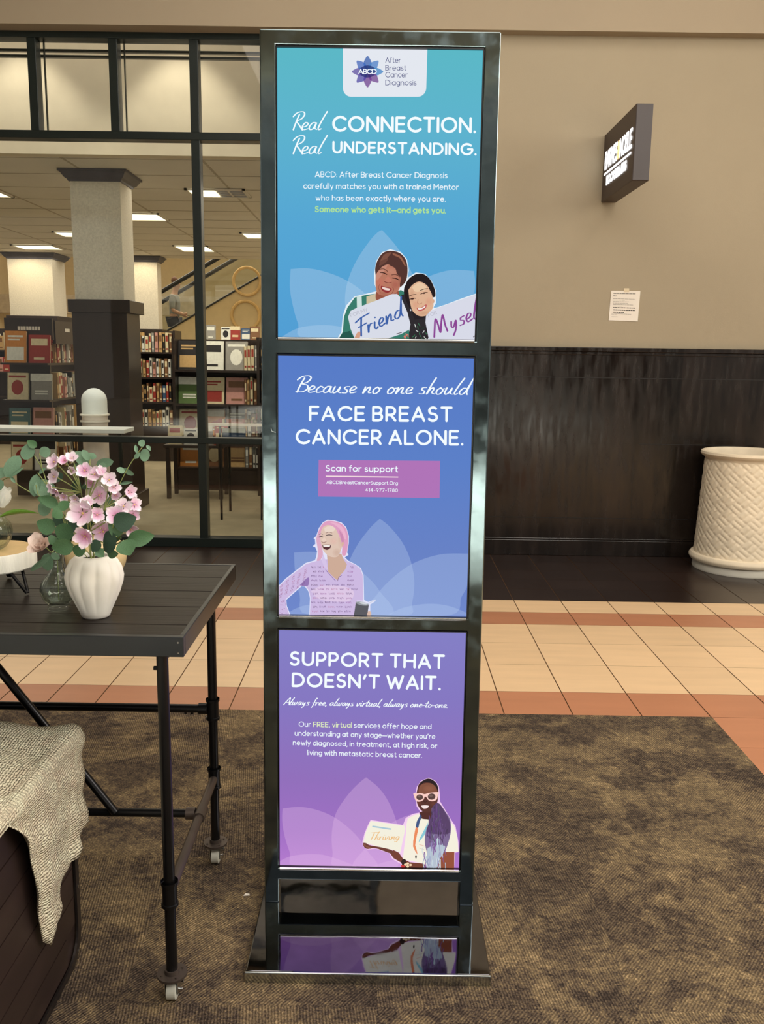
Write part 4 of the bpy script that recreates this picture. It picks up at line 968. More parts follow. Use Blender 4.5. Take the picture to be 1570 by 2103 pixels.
# --- middle poster
a=Art(tomap(1)); a.frame(530,1020,490/1570)
PT=(190,212,245,.24)
a.poly([(803,145),(870,200),(950,300),(1005,420),(1030,560),(1015,700),(985,782),(610,782),(585,680),(575,560),(600,430),(660,310),(740,205)],PT,0,smooth=False)
a.poly([(1385,375),(1200,380),(1020,440),(880,540),(780,650),(710,782),(1260,782),(1340,660),(1385,560)],PT,1,smooth=False)
a.poly([(238,368),(380,364),(540,405),(700,510),(800,620),(870,782),(335,782),(275,650),(245,500)],PT,2,smooth=False)
a.poly([(850,782),(960,730),(1120,705),(1260,720),(1385,770),(1385,782)],PT,3,smooth=False)
a.poly([(180,782),(240,740),(330,712),(420,720),(500,782)],PT,3,smooth=False)
a.build('petal_motif',SC[1])
a=Art(tomap(1)); a.frame(530,740,490/1570)
a.poly([(400,655),(1200,662),(1196,906),(396,896)],(176,116,184),1,smooth=False)
a.text('Because no one should',(238,212),(1385,226),104,10.5,WHT,2,'script')
a.text('FACE BREAST',(344,392),(1274,398),86,16.5,WHT,2,gap=.32)
a.text('CANCER ALONE.',(256,545),(1345,553),86,16.5,WHT,2,gap=.32)
a.text('Scan for support',(448,728),(920,734),36,7,WHS,3,gap=.26)
a.poly([(446,759),(924,765),(924,772),(446,766)],(246,226,226),3,smooth=False)
a.text('ABCDBreastCancerSupport.Org',(452,812),(920,818),20,3.4,WHS,3,gap=.28); a.text('414-977-1780',(708,862),(920,866),20,3.4,WHS,3,gap=.28)
a.build('lettering',SC[1])
a=Art(tomap(1)); a.frame(565,1050,215/1570)
a.poly([(40,1560),(40,1110),(160,1010),(300,900),(460,775),(600,735),(620,680),(632,600),(605,540),(565,525),(605,490),(600,420),(578,405),(620,370),(660,250),(720,165),(790,128),(900,140),(1000,170),(1070,240),(1110,370),(1108,480),(1085,620),(1105,655),(1050,690),(1100,740),(1200,790),(1290,850),(1330,960),(1335,1140),(1338,1330),(1400,1360),(1500,1325),(1512,1345),(1430,1400),(1430,1560),(515,1560),(525,1300),(500,1200),(450,1130),(400,1125),(170,1330),(180,1420),(230,1560)],(226,226,248),4,smooth=False)
SHC=(206,186,226)
a.poly([(50,1560),(52,1130),(170,1020),(310,910),(470,790),(610,750),(700,720),(1000,720),(1100,755),(1200,800),(1280,860),(1318,960),(1322,1140),(1322,1340),(1230,1340),(1190,1560),(525,1560),(535,1300),(512,1190),(455,1115),(395,1110),(160,1320),(170,1420),(215,1560)],SHC,5,smooth=False)
a.poly([(540,1200),(700,1120),(1000,1120),(1180,1200),(1100,1350),(700,1330)],(222,200,230),5.2)
a.poly([(370,1110),(500,990),(505,1100),(455,1125)],(150,120,180),5.3)
random.seed(3)
for r in range(11):
    y=840+r*66
    x=560+random.uniform(-20,20)
    while x<(1170 if y<1330 else 1080):
        if r<5 and 740<x<1080 and y<1040: x=1090; continue
        c=random.choice([(124,84,140),(156,100,160),(110,80,132),(184,120,160),(96,64,104)])
        n=random.randint(3,6)
        for k in range(n):
            x0=x+k*17; a.stroke([(x0,y+random.uniform(-18,-8)),(x0+random.uniform(4,12),y+random.uniform(8,18))],random.uniform(3.5,6),c,5.6,caps=False)
            if k%2==0: a.stroke([(x0,y+random.uniform(-14,14)),(x0+14,y+random.uniform(-14,14))],4,c,5.6,caps=False)
        x+=n*17+26
        if x>1290 and y>1350: break
for r in range(8):
    for k in range(5):
        t=k/4.; x=90+ t*350+random.uniform(-10,10)-r*4; y=1110-t*230+r*32+random.uniform(-8,8)
        if y>1330-(x-60)*.62 : continue
        c=random.choice([(124,84,140),(156,90,130),(176,100,140)])
        for j in range(3): a.stroke([(x+j*14,y-j*8-10),(x+j*14+6,y-j*8+10)],4.5,c,5.6,caps=False)
for k in range(14):
    x=random.uniform(70,170); y=random.uniform(1330,1540); a.stroke([(x,y),(x+14,y+8)],5,(150,90,140),5.6)
SKN=(222,196,180)
a.poly([(780,640),(1000,640),(1020,700),(1080,800),(1060,870),(980,960),(942,1040),(880,990),(790,900),(790,780)],(206,172,152),6,smooth=False)
a.poly([(680,330),(720,230),(810,195),(940,230),(1010,350),(1020,480),(990,580),(940,680),(830,680),(740,610),(700,520),(672,420)],SKN,7)
a.poly([(740,250),(830,215),(900,240),(880,300),(760,310)],(234,214,200),7.2)
a.soft((880,450),70,60,0,(228,176,166),7.2,.12); a.soft((930,620),70,70,0,(196,160,142),7.15,.14); a.soft((980,440),40,120,0,(206,164,150),7.16,.1)
HP=(222,160,194)
a.poly([(640,340),(690,220),(770,150),(890,150),(1000,190),(1070,270),(1098,380),(1094,500),(1075,630),(1040,670),(1005,640),(1010,540),(990,440),(950,340),(900,250),(800,205),(720,240),(690,300)],HP,7.6)
a.poly([(640,340),(620,420),(640,560),(640,680),(628,740),(680,730),(720,640),(700,520),(680,420),(690,300)],(220,170,196),7.4)
a.poly([(820,165),(950,185),(1040,280),(1070,400),(1050,420),(1000,300),(920,220)],(234,178,206),7.8)
a.poly([(960,280),(1020,360),(1035,470),(1010,480),(985,390)],(204,140,178),7.8)
for (x,y,w) in ((690,380,28),(812,355,44)): a.stroke([(x-w,y+8),(x,y-2),(x+w,y+6)],12,(78,66,70),7.9,smooth=True); a.stroke([(x-w,y-30),(x,y-44),(x+w,y-30)],7,(140,112,110),7.9,smooth=True)
a.poly([(740,380),(770,440),(760,465),(705,460),(700,440)],(232,206,190),7.8); a.stroke([(700,458),(730,468),(768,456)],8,(140,100,96),7.95,smooth=True)
a.poly([(710,505),(770,500),(838,505),(835,545),(790,578),(745,570),(720,545)],(88,52,56),7.9); a.poly([(722,512),(775,506),(828,512),(815,532),(760,534),(730,530)],(242,236,230),8.1)
a.oval((1016,490),18,34,10,(216,178,160),8)
a.poly([(720,640),(770,760),(800,880),(740,840),(700,740)],(214,196,232),6.5,smooth=False)
a.poly([(1010,680),(1100,760),(1130,830),(1060,940),(1000,965),(1060,860),(1080,800)],(206,188,226),6.5,smooth=False)
a.stroke([(760,880),(850,980),(910,1045)],7,(120,90,150),6.8,smooth=True); a.stroke([(1000,965),(960,990),(940,1045)],7,(120,90,150),6.8,smooth=True)
a.poly([(1215,1360),(1410,1400),(1385,1560),(1185,1560)],(92,92,98),6.2,smooth=False); a.oval((1310,1385),100,26,10,(150,154,160),6.4); a.oval((1330,1380),60,14,10,(210,214,220),6.6)
a.stroke([(1395,1385),(1505,1330)],14,(206,212,232),6.6); a.poly([(1380,1560),(1400,1500),(1440,1510),(1440,1560)],(218,186,170),6.6)
a.build('portrait_print',SC[1])
# --- bottom poster
a=Art(tomap(2)); a.frame(530,1560,490/1570)
PT=(232,190,236,.26)
a.poly([(712,117),(790,180),(850,260),(900,370),(930,500),(920,620),(890,722),(520,722),(492,610),(487,480),(515,350),(590,235),(660,160)],PT,0,smooth=False)
a.poly([(163,322),(280,312),(400,335),(520,390),(640,490),(720,600),(762,722),(262,722),(210,610),(175,500),(160,400)],PT,1,smooth=False)
a.poly([(1230,345),(1050,352),(920,395),(800,475),(700,590),(645,722),(1100,722),(1200,560),(1235,440)],PT,2,smooth=False)
a.poly([(130,675),(220,635),(360,622),(480,640),(640,722),(130,722)],PT,3,smooth=False); a.poly([(700,722),(850,670),(950,664),(1060,700),(1100,722)],PT,3.2,smooth=False)
a.build('petal_motif',SC[2])
a=Art(tomap(2)); a.frame(530,1280,490/1570)
a.text('SUPPORT THAT',(216,272),(1222,294),80,16.5,WHT,2,gap=.32)
a.text("DOESN'T WAIT.",(230,412),(1196,434),80,16.5,WHT,2,gap=.32)
a.text('Always free, always virtual, always one-to-one.',(168,537),(1248,556),48,6.5,WHT,2,'script')
GY_=(226,240,190)
a.text('Our FREE, virtual services offer hope and',(270,678),(1140,696),30,5.0,WHS,2,gap=.26,keys=[(4,8,GY_),(10,17,GY_)])
a.text('understanding at any stage~whether you\'re',(244,738),(1166,760),30,5.0,WHS,2,gap=.26)
a.text('newly diagnosed, in treatment, at high risk, or',(232,800),(1178,822),30,5.0,WHS,2,gap=.26)
a.text('living with metastatic breast cancer.',(326,866),(1078,884),30,5.0,WHS,2,gap=.26)
a.build('lettering',SC[2])
a=Art(tomap(2)); a.frame(730,1590,220/1570)
a.poly([(672,1390),(672,1320),(540,1240),(505,1160),(300,1090),(180,1105),(115,1060),(105,990),(135,870),(180,760),(225,670),(700,745),(740,640),(850,580),(960,560),(900,470),(880,330),(850,285),(885,270),(905,180),(960,100),(1080,50),(1170,95),(1225,170),(1240,290),(1245,400),(1330,540),(1400,660),(1470,760),(1515,1000),(1518,1140),(1468,1150),(1450,1390)],(244,206,240),4,smooth=False)
T_=(246,240,222)
a.poly([(700,1210),(740,900),(750,740),(770,650),(860,600),(960,580),(1150,620),(1380,680),(1450,760),(1495,900),(1515,1135),(1290,1140),(1210,1330),(1180,1370),(960,1300),(700,1250)],T_,5,smooth=False)
DS=(92,56,50)
a.poly([(940,560),(1150,500),(1150,650),(1040,660),(960,640)],(86,50,46),5.5)
a.poly([(900,270),(930,150),(1000,90),(1080,65),(1170,110),(1215,190),(1220,300),(1200,420),(1140,530),(1050,560),(980,540),(920,460),(895,360)],DS,6)
a.poly([(925,260),(950,170),(1040,130),(1150,150),(1200,230),(1190,280),(1060,290),(950,280)],(132,84,66),6.2)
a.poly([(920,190),(980,105),(1080,65),(1170,110),(1215,190),(1220,300),(1190,200),(1110,130),(1020,120),(950,160)],(48,38,40),6.4)
a.soft((935,420),40,40,0,(124,74,60),6.3,.16); a.soft((1140,430),44,44,0,(118,70,58),6.3,.16); a.soft((1080,210),90,50,0,(160,106,82),6.25,.14)
a.poly([(850,285),(960,278),(1020,292),(1080,275),(1220,265),(1215,300),(1195,370),(1140,395),(1080,385),(1045,340),(1020,330),(1000,375),(950,400),(895,395),(870,350)],(250,206,196),6.8)
a.oval((945,338),50,42,0,(92,70,66),7.0); a.oval((1120,328),56,46,-6,(92,70,66),7.0); a.oval((935,325),24,16,0,(120,96,90),7.1); a.oval((1110,315),28,18,0,(120,96,90),7.1)
a.stroke([(1000,395),(1025,410),(1055,396)],7,(60,34,32),7,smooth=True)
a.poly([(965,462),(1020,455),(1078,465),(1050,500),(1000,505)],(246,228,226),7); a.stroke([(960,460),(1020,520),(1085,462)],7,(110,54,54),6.9,smooth=True)
a.poly([(955,590),(930,640),(900,700),(890,780),(925,780),(945,700),(975,620)],(70,90,134),6); a.poly([(888,770),(868,870),(850,980),(848,1060),(880,1130),(915,1180),(905,1130),(880,1040),(890,960),(925,800)],(236,140,96),6.1,smooth=False)
a.poly([(1070,700),(1020,800),(940,950),(930,1000),(1010,900),(1060,800)],(140,200,214),6.0,smooth=False); a.oval((890,1210),12,26,0,(50,44,44),6.4)
a.stroke([(940,1030),(1020,1055)],6,(226,160,140),6); a.stroke([(930,1080),(1020,1110)],5,(200,190,180),6)
a.poly([(1120,500),(1215,420),(1330,560),(1395,680),(1400,860),(1330,1100),(1230,1260),(1180,1390),(1050,1390),(1060,1200),(1020,1000),(1040,820),(1110,640)],(128,108,148),6.3)
a.poly([(1130,480),(1215,420),(1320,560),(1385,700),(1380,860),(1250,880),(1060,840),(1110,640)],(92,70,106),6.35)
a.poly([(1060,1080),(1180,1040),(1320,1060),(1240,1250),(1180,1390),(1050,1390)],(184,194,208),6.36)
for k in range(120):
    t=random.random(); x=1215+random.uniform(-20,20)*(1+t*1); x=1200+ (random.random()-.5)*(60+300*min(1,t*1.5)); y=430+t*900
    x+= -40*t
    c=random.choice([(92,84,104),(110,84,130),(96,66,120)]) if t<.5 else random.choice([(132,96,156),(150,150,190),(180,200,216),(206,220,226)])
    if k<40: c=random.choice([(74,60,84),(100,74,120)]); y=430+t*500
    a.stroke([(x,y),(x+random.uniform(-20,14),y+60),(x+random.uniform(-10,16),y+130)],random.uniform(7,14),c,6.5+k*.01,smooth=True,caps=False)
a.poly([(1285,1140),(1455,1140),(1450,1390),(1190,1390),(1240,1250)],(150,84,62),5.6,smooth=False)
a.poly([(505,1150),(560,1110),(640,1150),(700,1240),(800,1290),(1000,1310),(1060,1390),(690,1390),(680,1300),(560,1230)],(120,68,54),5.8,smooth=False)
a.poly([(225,685),(720,755),(735,800),(690,1000),(660,1150),(560,1110),(400,1080),(120,1000),(150,860)],(244,240,222),6.6,smooth=False)
a.poly([(115,1005),(160,1010),(215,1040),(400,1075),(540,1115),(520,1160),(300,1085),(180,1095),(125,1060)],(112,66,56),6.9)
for (x,y) in ((140,1040),(165,1060),(190,1070),(215,1080)): a.oval((x,y),16,10,30,(140,88,72),7.1)
a.oval((710,1285),36,44,20,(60,44,40),6.6)
for x,y in ((735,1325),(770,1310),(810,1330),(770,1350)): a.oval((x,y),20,16,0,(250,220,180),6.8)
a.poly([(672,1330),(730,1340),(720,1390),(672,1390)],(206,60,60),6.7,smooth=False)
a.text('Thriving',(205,960),(650,960),110,13,(238,190,130),7.2,'script')
a.stroke([(260,765),(520,805)],22,(170,200,216),7.0)
a.build('portrait_print',SC[2])
random.seed(11)
# scratches and a curl of tape on the frame
m=MB(); p=splane(566,900,.001); m.tube([splane(557,880,.0015),splane(559,886,.0015),splane(566,888,.0015)],.0006,5); m.build('scratch',M['steel'],stand)
# ------------------------------------------------------------------ plank-topped pipe table on casters
TZ=.93
T=thing('rolling_table','dark plank-topped table on black iron pipe legs with casters, beside the poster stand','table',(-1.25,2.2,0))
TX0,TX1,TY0,TY1=-2.10,-.44,1.86,2.55
tt=MB(); n=9; pw=(TY1-TY0-.03)/n
for i in range(n):
    y=TY0+.02+i*pw; tt.box(TX0+.01,TX1-.006,y+.0008,y+pw-.0008,TZ-.028,TZ-(.0 if i%2 else .0006))
tt.build('tabletop',M['plank'],T,bevel=.0012)
e=MB(); e.box(TX0,TX1,TY0,TY0+.018,TZ-.046,TZ+.0005); e.box(TX0,TX1,TY1-.012,TY1,TZ-.046,TZ+.0005); e.box(TX1-.012,TX1,TY0+.018,TY1-.012,TZ-.046,TZ+.0005); e.box(TX0,TX0+.012,TY0+.018,TY1-.012,TZ-.046,TZ+.0005)
e.box(TX0+.02,TX1-.02,TY0+.02,TY1-.02,TZ-.034,TZ-.029)
e.build('metal_edging',M['tmetal'],T,bevel=.0018)
e=MB(); 
for x,z in ((TX1-.012,TZ-.012),(TX1-.012,TZ-.036)): e.disc((x,TY0-.0006,z),.0022,8,ax=(0,-1,0))
e.build('screw',M['steel'],T)
def flange(m,c,r=.036,t=.006): m.lathe([(.001,-t/2),(r,-t/2),(r,t/2),(.018,t/2),(.017,t/2+.01),(.001,t/2+.01)],c,24)
def tee(m,c,r=.0175,h=.032):
    m.lathe([(r+.003,-h),(r+.003,-h+.007),(r,-h+.008),(r,h-.008),(r+.003,h-.007),(r+.003,h)],c,20)
LG={}
for (lx,ly,nm) in ((-.497,1.895,'fr'),(-.503,2.475,'br'),(-2.04,1.895,'fl'),(-2.04,2.475,'bl')):
    l=MB(); l.tube([(lx,ly,.075),(lx,ly,TZ-.04)],.0135,18); lg=l.build('leg',M['pipe'],T,smooth=True)
    f=MB(); flange(f,(lx,ly,.071)); 
    for k in range(4): a_=k*pi/2+.6; f.tube([(lx+.027*cos(a_),ly+.027*sin(a_),.070),(lx+.027*cos(a_),ly+.027*sin(a_),.077)],.003,6)
    f.build('foot_flange',M['pipe_dull'],lg,smooth=True)
    f=MB(); tee(f,(lx,ly,.285)); f.build('coupling',M['pipe'],lg,smooth=True)
    if ly>2: f=MB(); tee(f,(lx,ly,.505)); f.build('coupling',M['pipe'],lg,smooth=True)
    c=MB(); c.box(lx-.018,lx+.018,ly-.016,ly+.016,.060,.067); c.box(lx-.0165,lx-.0145,ly-.014,ly+.014,.024,.062); c.box(lx+.0145,lx+.0165,ly-.014,ly+.014,.024,.062); c.tube([(lx-.019,ly,.030),(lx+.024,ly,.030)],.0035,10); c.tube([(lx,ly,.06),(lx,ly,.068)],.014,14)
    c.box(lx+.018,lx+.028,ly-.008,ly+.004,.046,.054)
    c.build('caster_fork',M['steel'],T,smooth=False,bevel=.0008)
    w=MB(); w.tube([(lx-.012,ly,.029),(lx-.0105,ly,.029),(lx+.0105,ly,.029),(lx+.012,ly,.029)],[.021,.0245,.0245,.021],24); wo=w.build('caster_wheel',M['rubber'],T,smooth=True)
    w=MB(); w.tube([(lx-.0135,ly,.029),(lx+.0135,ly,.029)],.012,16); w.build('wheel_hub',M['blk'],wo,smooth=True)
def pipe(name,pts,r=.0125,m='pipe'):
    l=MB(); l.tube(pts,r,14); return l.build(name,M[m],T,smooth=True)
pipe('side_rail',[(-.497,1.912,.285),(-.503,2.46,.285)],.0125,'pipe_dull'); pipe('side_rail',[(-2.04,1.912,.285),(-2.04,2.46,.285)])
s=MB(); s.tube([(-.5,2.235,.285),(-.5,2.29,.285)],.0165,16); s.tube([(-.515,2.262,.285),(-.54,2.262,.285)],.0165,16); s.build('tee_fitting',M['pipe_dull'],T,smooth=True)
pipe('stretcher',[(-.515,2.262,.285),(-2.04,2.262,.285)],.0115)
pipe('back_rail',[(-.52,2.475,.505),(-2.03,2.475,.505)],.0125)
s=MB(); s.tube([(-.518,2.475,.505),(-.545,2.475,.505)],.0165,16)
for x in (-.565,-.585): s.tube([(x,2.475,.488),(x,2.475,.497)],.004,8)
s.build('tee_fitting',M['pipe'],T,smooth=True)
pipe('diagonal_brace',[(-.735,2.250,.292),(-1.09,2.235,.80),(-1.15,2.235,.885)],.0115)
pipe('diagonal_brace',[(-1.80,2.250,.292),(-1.44,2.235,.80),(-1.39,2.235,.885)],.0115)
pipe('apron_pipe',[(-.497,1.90,.868),(-.503,2.47,.868)],.011)
s=MB(); 
for z in (.878,.846): s.tube([(-.507,1.893,z),(-.5165,1.893,z)],.005,8)
s.build('set_screw',M['pipe'],T)
# ------------------------------------------------------------------ things on the table
def lathe_thing(name,label,cat,c,prof,m,part,n=48,fn=None,group=None):
    t=thing(name,label,cat,c,group); a=MB(); a.lathe(prof,c,n,fn=fn); a.build(part,m,t,smooth=True,angle=60); return t
VC=atZ(194,1268,TZ); VC=Vector((VC.x,VC.y+.012,TZ))
def flute(r,z,a):
    k=min(1,max(0,(z-.012)/.05))*min(1,max(0,(.148-z)/.03)); s=abs(sin(a*5.5+.5*sin(z*22)))
    return r*(1-.085*k*(1-s)**1.4)
vz=thing('vase','white ceramic vase with deep wavy fluting, standing near the table corner','vase',VC)
pr=[(.001,.0),(.030,0),(.033,.003),(.036,.012),(.046,.034),(.058,.060),(.066,.085),(.068,.100),(.064,.120),(.055,.136),(.043,.146),(.036,.149),(.033,.146),(.034,.135)]
a=MB(); a.lathe(pr,VC,132,fn=flute); a.build('body',M['ceramic'],vz,smooth=True,angle=80)
a=MB(); a.disc(VC+Vector((0,0,.138)),.036,24); a.build('soil',M['soil'],vz)
# leaf / petal / blossom meshes
def leaf_mesh(name,m,prof,fold=.12,curl=.15,L=1.0,n=9,curve=0):
    v=[];f=[]
    for i in range(n+1):
        t=i/n; w=prof(t)
        z=-curl*t*t
        y=t*L; x=curve*t*t
        v+=[(x-w,y,z+fold*w*1.2),(x-w*.5,y,z+fold*w*.35),(x,y,z),(x+w*.5,y,z+fold*w*.35),(x+w,y,z+fold*w*1.2)]
    for i in range(n):
        for k in range(4): f.append([i*5+k,i*5+k+1,(i+1)*5+k+1,(i+1)*5+k])
    me=bpy.data.meshes.new(name); me.from_pydata(v,[],f); me.materials.append(m)
    for p in me.polygons: p.use_smooth=True
    return me
ov=lambda t: .5*(sin(pi*min(1,t**.8))**.75)*(1-.15*t)+.012 if t<1 else .005
rd=lambda t: .5*(max(0,sin(pi*t))**.5)+.01
lg=lambda t: .5*(max(0,sin(pi*t))**.9)+.01
LM={'leaf':leaf_mesh('leaf_blade',M['leaf'],ov),'dark':leaf_mesh('leaf_blade_dark',M['leafdk'],ov),'euc':leaf_mesh('leaf_blade_round',M['euc'],rd,fold=.05),
    'blade':leaf_mesh('leaf_blade_long',M['blade'],lg,fold=.2,curl=.3),'bud':leaf_mesh('small_leaf',M['euc'],lg)}
def place_leaf(kind,base,tip,width,parent,face=None,roll=0):
    d=tip-base; L=d.length; y=d/L
    toward=Vector((0,-1,.25)) if face is None else face
    zv=(toward-y*toward.dot(y)).normalized(); x=y.cross(zv)
    if roll: R=Matrix.Rotation(roll,3,y); x=R@x; zv=R@zv
    o=bpy.data.objects.new('leaf',LM[kind]); COL.objects.link(o); o.parent=parent
    Mx=Matrix(((x.x*width,y.x*L,zv.x*L,0),(x.y*width,y.y*L,zv.y*L,0),(x.z*width,y.z*L,zv.z*L,0),(0,0,0,1)))
    o.matrix_basis=Matrix.Translation(base-wloc(parent))@Mx; return o
def blossom_mesh(seed,n=5,cup=.25,m=None,ruf=.06):
    rnd=random.Random(seed); v=[];f=[]
    for p in range(n):
        a0=2*pi*p/n+rnd.uniform(-.12,.12); c_=cup+rnd.uniform(-.12,.2); Lp=rnd.uniform(.88,1.05); b=len(v); N_,W_n=9,6
        for i in range(N_+1):
            t=i/N_; w=.10 if t<.17 else max(.10 if t<.5 else .02,.45*max(0,1-((t-.60)/.405)**2)**.5)
            for j in range(W_n+1):
                s=j/W_n*2-1
                r=.06+t*Lp*(1-.10*s*s*t); lat=w*s*Lp
                z=c_*t*t*.9+.10*s*s*t+ruf*1.6*sin(s*7+p)*t*t
                x=r; y=lat
                v.append((x*cos(a0)-y*sin(a0),x*sin(a0)+y*cos(a0),z+.03*(p%2)))
        for i in range(N_):
            for j in range(W_n):
                q=b+i*(W_n+1)+j; f.append([q,q+1,q+W_n+2,q+W_n+1])
    me=bpy.data.meshes.new('blossom'); me.from_pydata(v,[],f); me.materials.append(m or M['petal']); me.materials.append(M['stamen'])
    bm=bmesh.new(); bm.from_mesh(me); 
    bmesh.ops.create_icosphere(bm,subdivisions=1,radius=.10,matrix=Matrix.Translation((0,0,.07)))
    for fa in bm.faces:
        fa.smooth=True
        if len(fa.verts)==3: fa.material_index=1
    bm.to_mesh(me); bm.free(); return me
BL=[blossom_mesh(i,5,c) for i,c in enumerate((.2,.35,.55,.1))]
def blossom(pos,r,nrm,parent,k=0,spin=0):
    o=bpy.data.objects.new('blossom',BL[k%len(BL)]); COL.objects.link(o); o.parent=parent
    o.location=pos-wloc(parent); o.scale=(r,r,r)
    o.rotation_mode='QUATERNION'; o.rotation_quaternion=Vector(nrm).to_track_quat('Z','Y')@Euler((0,0,spin)).to_quaternion(); return o
def stems(paths,parent,r=.0016,m=None):
    s=MB()
    for p in paths:
        q=[Vector(x) for x in p]
        # smooth
        out=[]
        P_=[q[0]]+q+[q[-1]]
        for i in range(1,len(P_)-2):
            for k in range(4):
                t=k/4; A,B,C,D=P_[i-1],P_[i],P_[i+1],P_[i+2]
                out.append(.5*((2*B)+(-A+C)*t+(2*A-5*B+4*C-D)*t*t+(-A+3*B-3*C+D)*t**3))
        out.append(q[-1]); s.tube(out,r,6)
    return s.build('stem',m or M['stem'],parent,smooth=True)
FK=250/1570
def F(x,y,Y): return atY(80+x*FK,890+y*FK,Y)
mouth=VC+Vector((0,0,.14))
def rnorm(dx,dz,fwd=-1): return Vector((dx,fwd,dz))
sprays=[
 ('upper left',Vector((-.006,.004,0)),[(200,370,88,-.5,.4),(330,350,70,-.1,.7),(425,322,68,.2,.7),(200,560,84,-.6,.2),(150,700,58,-.7,0),(225,750,58,-.3,-.3),(430,480,46,0,.1),(320,820,52,-.1,-.2)],(545,760),2.03),
 ('upper middle',Vector((.004,.0,0)),[(590,480,88,-.1,.5),(720,530,86,.1,.5),(800,500,64,.4,.6),(670,640,60,0,-.2),(780,800,108,0,.1),(470,850,56,-.2,-.1)],(620,900),1.99),
 ('right',Vector((.010,.002,0)),[(905,600,84,.4,.3),(965,690,78,.5,.1),(990,800,58,.4,0),(1090,940,92,.3,.2),(1170,760,76,.9,.2),(1230,920,84,.8,.1),(1210,1060,76,.6,-.1),(1190,1240,74,.5,-.5)],(840,980),1.96),
 ('front',Vector((0,-.010,0)),[(570,1030,150,-.1,.15),(620,900,84,0,.5),(750,1050,84,.2,.1),(1000,1060,112,.2,.2),(600,1325,118,-.1,-.1),(830,1265,122,.15,0)],(640,1280),1.90)]
k=0
for nm,off,bls,(jx,jy),Yd in sprays:
    t=thing('flower_spray','pink artificial blossom spray filling the %s of the bouquet in the fluted vase'%nm,'flowers',mouth+off,'pink flower sprays in the fluted vase')
    j=F(jx,jy,Yd); paths=[[mouth+off+Vector((0,0,-.03)),(mouth+off+j)/2+Vector((0,0,.0)),j]]
    for (x,y,r,dx,dz) in bls:
        Yb=Yd+random.uniform(-.025,.025); p=F(x,y,Yb); R=r*FK/FPX*Yb*1.3
        n_=Vector((dx,-1+random.uniform(0,.35),dz)); blossom(p,R,n_,t,k,random.uniform(0,6)); k+=1
        nn=n_.normalized(); paths.append([j,(j+p)/2-nn*.0+Vector((0,.006,.0)),p-nn*R*.05+Vector((0,.004,0))])
    stems(paths,t,.0014)
fol=[
 ('lower left rose leaves','left',[('leaf',250,940,-10,822,95,1.95),('leaf',330,1000,280,860,150,1.94),('leaf',300,1010,168,1060,150,1.93),('leaf',210,1235,-40,1150,160,1.93),('leaf',450,1320,175,1230,180,1.90),('leaf',445,1440,150,1490,165,1.885),('leaf',230,1340,135,1420,120,1.93),('dark',480,1260,300,1120,150,1.97),('leaf',600,1530,420,1480,120,1.92),('dark',330,1180,170,1010,130,2.0)],(400,1420)),
 ('lower right rose leaves','right',[('dark',960,1175,1255,1090,190,1.885),('leaf',1080,1290,890,1190,140,1.90),('leaf',1140,1370,1495,1330,160,1.91),('leaf',1090,1380,1180,1570,190,1.88),('dark',1000,1330,800,1500,220,1.89),('dark',790,1390,670,1520,130,1.885),('leaf',1060,1350,930,1290,140,1.92),('leaf',740,1500,840,1590,90,1.88),('leaf',880,1540,1010,1560,100,1.90)],(900,1480)),
 ('back foliage','back',[('euc',640,420,470,235,100,2.06),('euc',650,350,565,215,60,2.05),('euc',660,330,700,250,90,2.06),('euc',740,400,945,365,80,2.06),('euc',760,420,860,440,80,2.05),('leaf',620,540,450,380,120,2.06),('dark',560,700,400,690,150,2.05),('dark',640,720,640,590,140,2.04),('dark',900,900,880,760,130,2.03),('euc',960,940,860,830,140,2.02),('dark',720,960,700,860,120,2.03),('dark',700,1150,560,1240,200,2.0),('dark',860,1130,960,980,160,2.0)],(650,600)),
 ('right sprig','sprig',[('euc',1350,170,1300,70,60,2.0),('bud',1270,265,1240,140,34,2.0),('bud',1390,150,1440,215,34,2.0),('euc',1110,490,1010,460,55,2.0),('euc',1090,450,1220,550,50,2.0),('bud',1040,650,1190,630,28,2.0),('euc',1300,270,1430,290,110,2.01),('bud',1230,330,1300,250,40,2.0)],None),
]
for nm,kd,ls,jn in fol:
    lab={'left':'green rose-leaf sprig spreading to the lower left over the fluted vase','right':'green rose-leaf sprig spreading to the lower right over the fluted vase','back':'mixed eucalyptus and dark leaves behind the pink blossoms','sprig':'thin eucalyptus sprig reaching up at the right of the bouquet'}[kd]
    t=thing('leaf_sprig',lab,'foliage',mouth,'leaf sprigs in the fluted vase')
    paths=[]
    if kd=='sprig': paths.append([mouth,F(900,1000,2.0),F(1020,700,2.0),F(1140,460,2.0),F(1260,275,2.0),F(1335,175,2.0)])
    else:
        j=F(jn[0],jn[1],1.95 if kd!='back' else 2.03); paths.append([mouth+Vector((0,0,-.02)),(mouth+j)/2,j])
    for (lk,x0,y0,x1,y1,w_,Yl) in ls:
        b_=F(x0,y0,Yl); tp=F(x1,y1,Yl+random.uniform(-.015,.02)); W=w_*FK/FPX*Yl*1.5
        place_leaf(lk,b_,tp,W,t,roll=random.uniform(-.45,.45))
        if kd!='sprig': paths.append([paths[0][-1],(paths[0][-1]+b_)/2+Vector((0,.004,0)),b_])
    stems(paths,t,.0011)
